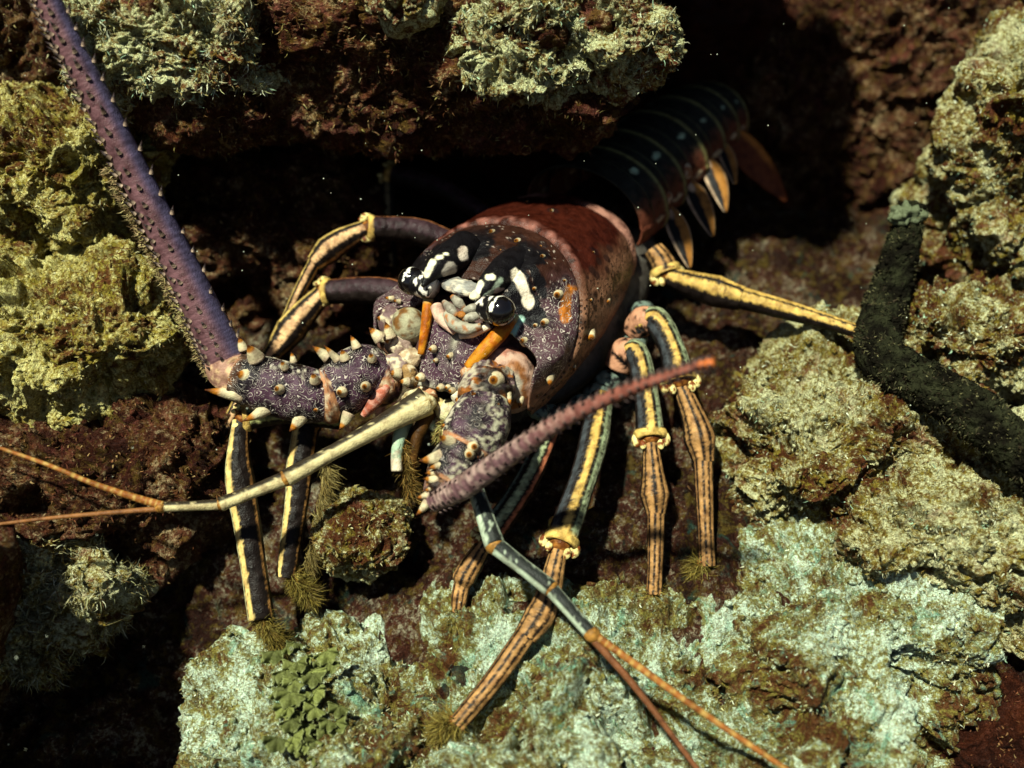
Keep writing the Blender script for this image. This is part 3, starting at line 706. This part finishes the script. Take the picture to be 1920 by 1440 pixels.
seg4 = solid('antenna_segment', VPs([(840, 896, 240), (822, 918, 246), (806, 944, 250)]), [30, 27, 14], lambda t, p, V: lerp((.20, .11, .09), (.46, .2, .06), sstep(.0, .35, fbm(V/13., 3))), antR, m=30, n=40, wob=3)
for o_, lst in ((antR, [(928, 713, 212, 14, 12, (-.2, 0, 1)), (905, 730, 212, 10, 6, (-.3, 0, 1)), (950, 735, 195, 26, 8, (.3, -.9, .2)), (975, 745, 150, 22, 8, (0, -.9, .3))]),
                (seg2, [(900, 772, 238, 13, 9, (-.2, 0, 1)), (893, 790, 246, 11, 10, (-.2, -.1, 1)), (932, 760, 225, 10, 7, (.2, .2, 1)), (930, 785, 225, 10, 7, (.3, 0, 1)), (935, 840, 215, 20, 10, (.5, -.7, .4)), (848, 795, 215, 22, 8, (-.8, -.2, .4)), (893, 748, 215, 18, 8, (-.3, .6, .8))]),
                (seg3, [(880, 852, 265, 12, 10, (0, 0, 1)), (888, 838, 262, 12, 8, (.2, .1, 1)), (843, 828, 250, 22, 9, (-.5, .3, .6)), (822, 858, 255, 26, 10, (-.9, -.2, .4)), (832, 870, 262, 26, 8, (-.9, -.3, .3)), (818, 884, 258, 18, 7, (-.9, -.2, .4)), (888, 877, 255, 12, 7, (.4, -.4, .8))]),
                (seg4, [(812, 915, 262, 16, 6, (-.8, -.3, .4)), (801, 928, 262, 16, 6, (-.9, -.3, .3)), (800, 944, 262, 24, 8, (-.6, -.8, .2)), (815, 900, 262, 18, 7, (-.8, .1, .4))])):
    for px, py, e, L, r, d in lst: spine(VP(px, py, e), d, L, r, o_)
FR = VPs([(812, 942, 258), (870, 912, 290), (960, 850, 345), (1060, 785, 405), (1170, 735, 465), (1262, 702, 510), (1338, 678, 545)])
def flr_col(t, p, V):
    n = fbm(V/14., 3); c = lerp((.26, .17, .15), (.11, .055, .06), sstep(-.1, .25, n+.25*np.sin(p*3+1)))
    c = c*(1+.3*np.sin(t*np.pi*95)[:, None]); c = lerp(c, (.22, .07, .05), sstep(.3, .7, t))
    return lerp(c, (.62, .16, .04), sstep(.93, .965, t))
frr = solid('flagellum', FR, [16, 21, 16.5, 12.5, 9.5, 7.5, 7], flr_col, antR, m=300, n=28)
CR = catmull(FR, 150)
spinules(CR, [dict(start=3, step=4, phi=.5), dict(start=4, step=4, phi=-.6), dict(start=2, step=4, phi=1.5), dict(start=5, step=4, phi=-1.6)], [20, 7], 11, 2.8, [(.2, .13, .11), (.03, .016, .016)], frr)

# ---- antennules: slim four-piece feelers ending in two whips
def stripe2(light, dark, a=.3, wd=.45):
    def cf(t, p, V):
        n = fbm(V/10., 2); q = (p-a+.2*n+np.pi) % (2*np.pi)-np.pi; return lerp(np.ones((len(V), 3))*np.array(light)*(1+.2*n[:, None]), dark, sstep(wd+.06, wd-.06, np.abs(q))*sstep(-.75, -.5, n))
    return cf
def band(t, p, V):
    k = np.sin(t*np.pi*44+fbm(V/20., 2)); return lerp((.26, .09, .02), (.44, .28, .08), sstep(.1, .9, k+.8*fbm(V/9., 2))*.8)
PALEY = (.56, .46, .24)
def antennule(P, rad, light, dark, whips, label, dang):
    a0 = solid('antennule', VPs([P[0], P[1]]), rad[0], stripe2(light, dark, *dang), m=40, n=24, wob=1); a0['label'] = label
    for k in range(1, len(P)-1):
        solid('antennule_segment', VPs([P[k], P[k+1]]), rad[k], stripe2(light, dark, *dang), a0, m=30, n=20, wob=1)
    for k in range(1, len(P)):
        r = rad[min(k, len(rad)-1)][0]; ell('antennule_joint', P[k], (r*1.1, r*1.06, r*1.1), flatc((.30, .14, .03), .8, 6), a0, sub=3)
    for wp, wr, cf in whips: solid('whip', VPs(wp), wr, cf, a0, m=90, n=12)
DKB = (.03, .022, .014)
antennule([(798, 752, 138), (536, 897, 215), (413, 946, 240), (302, 951, 255)], [[26, 17, 13, 15], [13, 11, 12], [9, 8, 8]], PALEY, DKB,
          [([(305, 948, 256), (250, 932, 262), (170, 905, 270), (80, 868, 278), (-60, 820, 285)], [7, 6, 4.5, 3.5, 2.5], band),
           ([(302, 954, 256), (200, 962, 260), (90, 972, 265), (-60, 990, 270)], [5, 4, 3.2, 2.5], flatc((.22, .09, .03)))], 'pale slim antennule reaching out past the rusty brown boulder', (.8, .62))
ell('antennule_base', (785, 752, 140), (32, 24, 20), lambda t, p, V: lerp((.55, .48, .28), (.3, .2, .08), sstep(0, .3, fbm(V/11., 3))), axes=AX, wob=5)
antennule([(868, 850, 190), (928, 1022, 268), (1032, 1103, 305), (1110, 1190, 335)], [[15, 14, 17], [15, 13, 14], [12, 11, 11]], (.40, .46, .34), (.02, .022, .02),  # greenish dark tones carry the shadow this feeler hangs in
          [([(1112, 1188, 336), (1200, 1252, 355), (1330, 1345, 380), (1560, 1500, 420)], [6.5, 6, 5, 4], band),
           ([(1108, 1194, 336), (1180, 1275, 350), (1250, 1365, 365), (1350, 1500, 385)], [6.5, 5.5, 4.5, 4], flatc((.16, .06, .025)))], 'green edged antennule coloured dark as in shadow, hanging down over the pale ledge', (-.25, .75))

# ---- legs
YEL = (.50, .31, .08); TANL = (.35, .18, .065); DK = (.012, .008, .007); BLUE = (.045, .05, .056)
def leg_bands(light, side, bands, ends=True):
    """bands: (centre angle, half width, colour) painted over the dark ground"""
    def cf(t, p, V):
        n = .7*fbm(V/7., 3)+.28*fbm(np.stack([t*60, np.cos(p)*1.5, np.sin(p)*1.5+V[:, 0]*.002], -1), 2); q = (p+np.pi) % (2*np.pi)-np.pi
        c = np.ones((len(V), 3))*np.array(DK)
        for a, w, colr in bands: c = lerp(c, colr, sstep(w+.08, w-.06, np.abs(q-a)+.13*n))
        jag = sstep(.55, .8, t)*sstep(.2, .35, n)*.6
        c = lerp(c, DK, jag*(t < .93))
        if ends: c = lerp(c, light, sstep(.93, .97, t))
        return c*np.clip(1+.45*fbm(V/16., 3), .4, 1.5)[:, None]
    return cf
B_MER = [(.02, .24, YEL), (.85, .24, BLUE), (-.62, .13, (.26, .30, .17)), (-1.0, .14, (.30, .33, .2))]
B_CAR = [(.48, .24, TANL), (-.22, .17, TANL), (-.85, .2, TANL), (1.1, .1, (.3, .16, .06))]
B_PRO = [(.55, .22, TANL), (-.08, .18, TANL), (-.75, .2, TANL), (1.15, .1, (.26, .13, .05))]
B_LFT = [(.62, .26, (.66, .46, .16)), (1.12, .14, (.5, .46, .24)), (-1.1, .08, (.42, .2, .06))]
B_LUP = [(-.15, .3, (.62, .36, .18)), (.8, .15, (.5, .34, .1)), (-1.2, .12, (.4, .2, .06))]
B_LMR = [(1.15, .22, (.40, .14, .05)), (.2, .6, (.035, .018, .022))]
B_GRN = [(.0, .28, (.36, .40, .22)), (-.75, .18, (.5, .16, .08)), (.9, .15, (.12, .16, .13))]
def knuckle(parent, p, d, r, warm=True):
    """flared socket: pale collar, dark hinge, knobs"""
    d = np.asarray(d, float); d /= np.linalg.norm(d); p = np.asarray(p)
    side = np.cross(d, [0, .2, 1.]); side /= np.linalg.norm(side); nr = np.cross(side, d)
    if nr[2] < 0: nr = -nr
    # flared collar
    a = np.linspace(0, 2*np.pi, 30, endpoint=False); b = np.linspace(0, 2*np.pi, 10, endpoint=False)
    ring = []
    for x in a:
        o = side*math.cos(x)*r*1.0+nr*math.sin(x)*r*.84
        u = o/np.linalg.norm(o); sw = 1+.35*abs(math.cos(x))**3
        for yv in b: ring.append(p+o*1.02+(u*math.cos(yv)*.17*sw+d*math.sin(yv)*.34*sw-d*.1*math.sin(x))*r)
    V = np.array(ring); i = np.arange(30)[:, None]; j = np.arange(10)[None, :]
    f = np.stack([i*10+j, i*10+(j+1) % 10, ((i+1) % 30)*10+(j+1) % 10, ((i+1) % 30)*10+j], -1).reshape(-1, 4)
    n = fbm(V/9., 2); along = np.tile(np.sin(b), 30)
    c = lerp(np.ones((len(V), 3))*np.array((.60, .40, .11)), (.03, .012, .006), np.clip(sstep(.1, .35, n)*.5+sstep(.55, .9, np.abs(along))*.8, 0, 1))
    o = mk('joint', W(V), f, SHELL, parent, c, 0.0)
    dI, fI = ico(3)
    Vb = p+d*r*.1+dI*r*np.array([.78, .78, .78]); nb = fbm(Vb/8., 2)
    mk('hinge', W(Vb), fI, SHELL, o, lerp(np.ones((len(Vb), 3))*np.array((.10, .028, .006)), (.34, .13, .025), sstep(0, .4, nb)), 0.0)
    for sgn, kr, dz in ((1, .36, .35), (-1, .36, .35), (.62, .24, .75), (-.6, .26, .8)):
        q = p+side*sgn*r*1.04+d*r*dz+nr*r*(.12 if abs(sgn) == 1 else .42)
        Vk = q+(dI*r*kr)@np.stack([side, d*1.5, nr*.8])
        mk('knob', W(Vk), fI, SHELL, o, lerp(np.ones((len(Vk), 3))*np.array((.72, .60, .24)), (.16, .04, .01), sstep(.05, .3, fbm(Vk/9.+sgn, 2)+.1)), 0.0)
    return o
def leg(label, segs, tip=None, hair=True, tipcol=(.30, .10, .02)):
    """segs: list of (points, image widths, bands, knuckle?)"""
    root = None
    for k, (pts, wd, bd, kn) in enumerate(segs):
        if k and segs[k-1][3]: q0 = np.array(segs[k-1][0][-1], float); pts = [tuple(q0*.75+np.array(pts[0])*.25)]+list(pts[1:]); wd = [wd[0]*.72]+list(wd)
        V = VPs(pts); e = np.interp(np.linspace(0, 1, len(wd)), np.linspace(0, 1, len(pts)), [q[2] for q in pts])
        rad = np.asarray(wd)/2*.92*(1-e/DD)
        o = solid('leg' if root is None else 'leg_segment', V, rad, leg_bands(YEL, 0, bd, ends=kn), root or lob, m=100, n=44, flat=1.0, wob=1.6)
        if root is None: root = o; o['label'] = label
        if kn: knuckle(root, V[-1]-(V[-1]-V[-2])/np.linalg.norm(V[-1]-V[-2])*rad[-1]*.2, V[-1]-V[-2], rad[-1]*.95)
    if tip is not None:
        V = VPs(tip); solid('claw', V, [9, 8, 5, 1.5], flatc(tipcol, .4, 8), root, m=16, n=12)
        if hair:
            C = catmull(V, 20); d = C[-1]-C[0]
            n = 900; ang = rng.normal(size=(20, 3))
            hairs(root, np.repeat(C, 1, 0), np.tile(d/np.linalg.norm(d), (20, 1)), 2600, (14, 40), .8, [(.22, .16, .03), (.30, .24, .06), (.14, .09, .02)], .75)
    return root
leg('long striped front leg planted on the pale ledge', [
    ([(1128, 745, 10), (1105, 860, 90), (1050, 1020, 165)], [50, 62, 56, 66], B_MER, True),
    ([(1040, 1070, 180), (1022, 1135, 200), (985, 1195, 220)], [52, 66, 50], B_CAR, False),
    ([(990, 1185, 217), (930, 1270, 242), (856, 1360, 268)], [46, 46, 42, 40], B_PRO, False)], [(862, 1352, 267), (845, 1352, 268), (835, 1362, 262), (822, 1372, 250)])
leg('shaded green leg tucked behind the folded antenna', [
    ([(1040, 790, 20), (985, 905, 60), (915, 1010, 95)], [40, 50, 52, 56], B_GRN, True),
    ([(893, 1045, 100), (875, 1075, 105), (866, 1095, 106)], [46, 50, 40], B_CAR, False),
    ([(868, 1090, 106), (862, 1120, 108), (858, 1150, 110)], [36, 36, 30], B_PRO, False)], [(858, 1146, 110), (856, 1156, 110), (856, 1166, 106), (858, 1176, 100)])
leg('slender striped leg between the folded antenna and the big speckled rock', [
    ([(1160, 670, -10), (1192, 662, 10), (1212, 740, 35), (1220, 822, 62)], [40, 52, 50, 60], B_MER, True),
    ([(1220, 850, 68), (1226, 905, 76), (1230, 965, 84)], [44, 62, 40], B_CAR, False),
    ([(1230, 955, 84), (1229, 1040, 100), (1226, 1115, 112)], [38, 36, 33, 34], B_PRO, False)], [(1222, 1108, 112), (1222, 1120, 112), (1224, 1132, 108), (1228, 1142, 100)])
leg('striped leg with a thick middle beside the big speckled rock', [
    ([(1195, 612, -40), (1228, 600, -25), (1258, 650, -5), (1274, 715, 15)], [40, 56, 52, 66], B_MER, True),
    ([(1282, 745, 20), (1306, 800, 28), (1320, 868, 38)], [48, 66, 42], B_CAR, False),
    ([(1318, 858, 38), (1322, 960, 56), (1326, 1062, 74)], [40, 38, 34, 36], B_PRO, False)], [(1316, 1052, 74), (1312, 1062, 74), (1308, 1075, 70), (1300, 1090, 62)])
leg('yellow striped hind leg stretched sideways toward the rope sponge', [
    ([(1225, 470, -150), (1240, 490, -142), (1250, 515, -135)], [44, 50, 56], B_CAR, True),
    ([(1258, 530, -130), (1320, 540, -110), (1392, 560, -84)], [54, 66, 50], [(.2, .34, YEL), (-.8, .24, YEL)], False),
    ([(1385, 557, -86), (1500, 588, -48), (1612, 622, -8)], [46, 42, 34, 28], [(.2, .36, YEL), (-.7, .26, YEL)], False)], [(1608, 621, -9), (1614, 624, -8), (1618, 630, -10), (1621, 640, -18)], hair=False)
for pts, r in [([(1158, 690, -20), (1172, 660, -8), (1190, 668, 8)], [26, 28, 22]), ([(1188, 622, -60), (1208, 600, -38), (1226, 606, -24)], [26, 28, 22])]:
    solid('leg_base', VPs(pts), r, lambda t, p, V: lerp((.46, .22, .13), BLACK, sstep(.15, .3, fbm(V/16., 2))), m=24, n=24)
leg('dark leg with a pale stripe standing in front of the rusty boulder', [
    ([(640, 790, 60), (540, 775, 90), (455, 785, 110)], [36, 44, 50], [(.6, .3, (.18, .24, .12)), (-.6, .2, (.3, .3, .12))], True),
    ([(438, 795, 112), (448, 880, 124), (466, 1000, 138), (490, 1160, 158)], [44, 60, 56, 52, 54], B_LFT, False)], [(488, 1152, 160), (496, 1170, 160), (508, 1190, 156), (520, 1206, 148)])
leg('green edged leg beside the conical coral lump', [
    ([(640, 720, 20), (590, 760, 40), (576, 800, 50)], [36, 50, 58], B_LFT, False),
    ([(576, 790, 50), (562, 880, 66), (558, 930, 74)], [54, 56, 48], B_LFT, False),
    ([(560, 915, 74), (548, 1000, 88), (536, 1082, 98)], [50, 46, 42, 42], B_LFT, False)], [(545, 1076, 98), (556, 1088, 98), (568, 1102, 94), (578, 1118, 88)])
leg('orange lit walking leg bent under the lobster eye', [
    ([(790, 560, -30), (700, 545, -60), (608, 548, -85)], [40, 58, 54, 50], B_LMR, True),
    ([(595, 556, -86), (560, 600, -80), (512, 662, -70)], [54, 64, 40], B_LUP, False),
    ([(515, 655, -70), (470, 720, -40), (425, 800, -10), (392, 855, 5)], [36, 34, 28, 24], B_LUP, False)], [(396, 850, 6), (388, 858, 8), (386, 868, 6), (388, 880, 0)])
leg('dim orange walking leg bent highest under the overhang', [
    ([(850, 455, -110), (770, 432, -105), (690, 428, -90)], [44, 56, 50, 48], B_LMR, True),
    ([(668, 432, -88), (630, 458, -82), (588, 494, -76)], [50, 58, 36], B_LUP, False),
    ([(592, 488, -78), (560, 550, -84), (520, 640, -95)], [28, 26, 22], B_LUP, False)], [(524, 632, -96), (516, 646, -98), (512, 656, -100), (508, 666, -104)], hair=False)
leg('shadowed leg standing deep in the black crevice', [
    ([(920, 410, -210), (820, 350, -260), (728, 325, -290)], [40, 44, 40], B_LMR, True),
    ([(724, 335, -290), (728, 400, -290), (734, 500, -285)], [34, 32, 26], [(0, .3, (.2, .16, .08))], False)], None)
# mouth leg (maxilliped) with brushes
mx = solid('maxilliped', VPs([(770, 775, 110), (752, 810, 130), (744, 850, 140), (744, 884, 145)]), [12, 13, 10, 10], lambda t, p, V: lerp((.30, .40, .28), (.6, .5, .36), sstep(.6, .85, t+.2*fbm(V/9., 2))), m=30, n=16)
hairs(mx, catmull(VPs([(752, 820, 128), (760, 870, 130), (768, 930, 120)]), 30), np.tile([.6, -1, .2], (30, 1)), 1500, (12, 34), .8, [(.20, .10, .02), (.26, .16, .04), (.12, .08, .02)], .5)
mx2 = solid('maxilliped', VPs([(810, 770, 115), (790, 800, 128), (776, 850, 130), (772, 930, 118)]), [10, 13, 9, 4], flatc((.07, .03, .008), .6), m=24, n=16)
hairs(mx2, catmull(VPs([(845, 770, 125), (832, 800, 125), (822, 820, 120)]), 20), np.tile([-.6, -1, .3], (20, 1)), 700, (8, 22), .7, [(.4, .36, .12), (.3, .2, .06)], .6)
hairs(mx, catmull(VPs([(612, 870, 60), (600, 950, 75), (575, 1060, 85)]), 40), np.tile([.5, -.8, .2], (40, 1)), 900, (18, 42), .9, [(.16, .11, .03), (.22, .17, .06)], .3)
# belly plates under the flank
for px, py, e, r in [(1090, 760, 20, 24), (1060, 775, 40, 22), (1120, 740, 0, 26), (1140, 715, -20, 26), (1030, 780, 60, 24), (1010, 770, 80, 20), (1165, 700, -40, 24), (1190, 640, -60, 26), (1205, 585, -85, 26)]:
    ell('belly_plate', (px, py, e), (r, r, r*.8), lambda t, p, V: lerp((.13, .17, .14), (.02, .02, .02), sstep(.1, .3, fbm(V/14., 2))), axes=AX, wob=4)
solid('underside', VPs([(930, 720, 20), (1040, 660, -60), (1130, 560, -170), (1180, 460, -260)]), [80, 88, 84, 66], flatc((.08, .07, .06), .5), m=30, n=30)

# ---- tail
AXP = VPs([(1092, 402, -175), (1130, 372, -225), (1180, 330, -290), (1232, 288, -350), (1278, 252, -405), (1312, 228, -450), (1340, 215, -490)])
AC = catmull(AXP, 80)
AT = np.gradient(AC, axis=0); AT /= np.linalg.norm(AT, axis=1)[:, None]
for k in range(6):
    i0, i1 = int(k*12.5), int(min(k*12.5+16, 78))
    nu, nv = 30, 120
    idx = np.linspace(i0, i1, nu); C = np.stack([np.interp(idx, np.arange(80), AC[:, j]) for j in range(3)], 1)
    T = np.stack([np.interp(idx, np.arange(80), AT[:, j]) for j in range(3)], 1)
    up = Uv-T*(T@Uv)[:, None]; up /= np.linalg.norm(up, axis=1)[:, None]; sd = np.cross(T, up); 
    if (sd[0]@Rv) < 0: sd = -sd
    hw = 138-9.5*k; hh = 104-6*k
    u = np.linspace(0, 1, nu)[:, None]; a = np.radians(np.linspace(-112, 112, nv))[None, :]
    gr = 1+.035*np.sin(np.pi*u)-.03*np.exp(-((u-.55)/.05)**2)+.05*sstep(.75, 1, u)
    x = hw*gr*np.sin(a)*np.where(np.abs(a) > 1.57, 1.02, 1); z = hh*gr*np.cos(a)
    Vt = C[:, None]+x[..., None]*sd[:, None]+z[..., None]*up[:, None]
    n = fbm(Vt/18., 3); cc = np.ones(Vt.shape)*np.array([.02, .02, .014])*(1+.5*n[..., None])
    cc = lerp(cc, (.16, .045, .025), sstep(.9, 1.5, np.abs(a)+0*u+.2*n)*.9)
    cc = lerp(cc, (.26, .24, .09), np.exp(-((u-.94)/.035)**2)*np.ones_like(a)); cc = lerp(cc, (.16, .16, .07), np.exp(-((u-.5)/.02)**2)*np.ones_like(a)*.7)
    for sa in (.62+.04*k, -.62): cc = lerp(cc, (.42, .56, .38), sstep(10-k*.8, 7-k*.8, np.hypot((a-sa)*hw, (u-.72)*75)+3*n))
    cc = lerp(cc, (.55, .42, .26), sstep(9, 5, np.hypot((np.abs(a)-1.62)*hw, (u-.7)*60)+3*n))
    o = mk('abdomen_segment', W(Vt.reshape(-1, 3)), grid_faces(nu, nv), SHELL, lob, np.clip(cc, 0, 1).reshape(-1, 3), 0.0)
    so = o.modifiers.new('thick', 'SOLIDIFY'); so.thickness = .0018; so.offset = -1
def leaf(name, base, tip, wid, bulge, parent=None, fan=False):
    nu, nv = 40, 24
    b, t_ = VP(*base), VP(*tip); d = t_-b; L = np.linalg.norm(d); d /= L
    sd = np.cross(d, [0.1, .1, 1.]); sd /= np.linalg.norm(sd)
    if sd[0] < 0: sd = -sd
    nr = np.cross(sd, d); nr *= np.sign(nr[2])
    u = np.linspace(0, 1, nu)[:, None]; v = np.linspace(-1, 1, nv)[None, :]
    w = wid*np.sin(np.pi*np.clip(u, 0, 1)**.8)**.75*(1-.25*u)+1
    P = b+(u*L)[..., None]*d+(w*v+bulge*np.sin(np.pi*u))[..., None]*sd+((1-v*v)*w*.22)[..., None]*nr
    n = fbm(P/14., 2)
    if fan: c = lerp(np.ones(P.shape)*np.array([.16, .04, .012]), (.5, .17, .03), sstep(.35, .7, v+.1*n+0*u)*sstep(.75, .5, u))
    else:
        c = lerp(np.ones(P.shape)*np.array(BLACK), (.33, .14, .03), sstep(-.08, .06, v+.1*n-.35*sstep(.25, 0, u)+0*u))
        c = lerp(c, (.5, .34, .22), sstep(-.70, -.82, v+0*u)); c = lerp(c, (.52, .36, .24), sstep(16, 8, np.hypot((u-.12)*L, (v*w+3)*1.8)))
        c = lerp(c, (.5, .36, .24), sstep(.88, .96, v+0*u))
    o = mk(name, W(P.reshape(-1, 3)), grid_faces(nu, nv), SHELL, parent or lob, c.reshape(-1, 3), 0.0)
    so = o.modifiers.new('thick', 'SOLIDIFY'); so.thickness = .0012; so.offset = -1
    return o
for b, t_, w, g in [((1252, 388, -205), (1293, 503, -190), 24, 4), ((1290, 340, -260), (1336, 444, -240), 25, 4), ((1322, 295, -310), (1360, 398, -290), 24, 5), ((1346, 262, -350), (1378, 346, -335), 18, 5)]:
    leaf('swimmeret', b, t_, w, g)
leaf('tail_fan_blade', (1350, 238, -420), (1474, 378, -400), 40, 6, fan=True)
for px, py, e in [(1248, 372, -190), (1285, 322, -245), (1312, 283, -300), (1335, 255, -345)]:
    ell('side_lobe', (px, py, e), (13, 16, 20), lambda t, p, V: lerp((.30, .12, .06), (.56, .42, .28), sstep(.0, .3, fbm(V/12., 2))), axes=AX, wob=3)

# ------------------------------------------------------------------ rope sponge, leafy alga, encrusting pieces
def sponge_mat():
    n = N('sponge'); p = n.pos(); c = n.mix(n.ramp(n.noise(p, 60, 5), .4, .65), (.006, .005, .003), (.026, .027, .013))
    v = n.voro(p, 210); c = n.mix(n.math('SUBTRACT', 1.0, n.ramp(v, .12, .3)), c, (.008, .006, .004))
    n.link(c, n.b.inputs['Base Color']); n.b.inputs['Roughness'].default_value = .95; n.b.inputs['Specular IOR Level'].default_value = .04
    n.link(n.bump(n.math('ADD', v, n.noise(p, 500, 4)), .005, 1.0), n.b.inputs['Normal']); return n.m
SPG = sponge_mat()
Vt, f, c = tube(VPs([(1712, 385, -70), (1690, 470, -60), (1662, 570, -45), (1646, 625, 30), (1652, 668, 72), (1690, 700, 108), (1755, 732, 148), (1840, 785, 185), (1930, 870, 215), (2040, 990, 230)]), [24, 34, 40, 40, 43, 44, 41, 44, 38, 36], m=220, n=56, wob=8)
o = mk('rope_sponge', W(Vt), fix(f), SPG, None); tag(o, 'dark olive rope sponge bending round the big speckled rock', 'sponge')
fq = np.array([q for q in f if len(set(q)) == 4]); surface_growth(o, W(Vt), np.concatenate([fq[:, [0, 1, 2]], fq[:, [0, 2, 3]]]), 2200, 500, (3, 10), (2, 6), [(.05, .045, .02), (.12, .11, .05), (.03, .02, .01)], T_BROWN, 1.0)
dI, fI = ico(4); Vt = VP(1700, 405, -48)+dI*np.array([36, 20, 22]); Vt = Vt+dI*(fbm(Vt/14., 3)*13)[:, None]
capm = attr_mat('sponge_cap', .7); mk('pale_cap', W(Vt), fI, capm, o, np.ones((len(Vt), 3))*np.array((.12, .14, .08)))

def alga():
    b0 = W(VP(560, 1300, 260)); al = empty('leafy_alga', b0); ORG[al.name] = b0
    tag(al, 'ruffled olive green leafy alga growing on the pale ledge', 'alga')
    for k in range(44):
        px = 560+rng.normal()*34; py = 1212+k*4.4+rng.normal()*12; e = 212+(py-1215)*.45+rng.uniform(-6, 14)
        nu, nv = 12, 26; R = rng.uniform(11, 25); a0 = rng.uniform(-.5, .9)
        u = np.linspace(.08, 1, nu)[:, None]; a = np.linspace(-1.6, 1.6, nv)[None, :]
        rr = R*u*(1+.07*np.sin(a*8+k)*u+.05*np.sin(a*17+2*k)*u+.02*rng.normal(size=(1, nv))*u)
        x = rr*np.sin(a+a0); yv = -rr*np.cos(a+a0); z = 7*np.sin(a*6+k)*u**2+rng.uniform(2, 12)*u+rng.normal(size=(nu, nv))*.5
        P = VP(px, py, e)+np.stack([x, yv, z], -1)
        c = np.ones(P.shape)*np.array((.13, .145, .04))*rng.uniform(.5, 1.5); c = lerp(c, (.28, .31, .13), sstep(.85, 1, u+0*a)*.7)
        o = mk('blade', W(P.reshape(-1, 3)), grid_faces(nu, nv), TURF, al, c.reshape(-1, 3))
        so = o.modifiers.new('thick', 'SOLIDIFY'); so.thickness = .0004
alga()

# ------------------------------------------------------------------ specks drifting in the water
n_ = 170
px_ = rng.uniform(-40, 1960, n_); py_ = rng.uniform(-40, 1480, n_); e_ = np.clip(rng.normal(170, 150, n_)+.35*(py_-720), 60, 620)
pts = np.stack([VP(a_, b_, c_) for a_, b_, c_ in zip(px_, py_, e_)])
v0, f0 = ico(1); r_ = rng.uniform(.5, 1.5, n_)
v_ = (pts[:, None]+v0[None]*r_[:, None, None]).reshape(-1, 3); f_ = ((np.arange(n_)*len(v0))[:, None, None]+f0[None]).reshape(-1, 3)
o = mk('drifting_specks', W(v_), f_, TURF, None, np.ones((len(v_), 3))*np.array((.7, .75, .6))); tag(o, 'tiny pale specks drifting in the water around the lobster', 'specks', None, 'stuff')
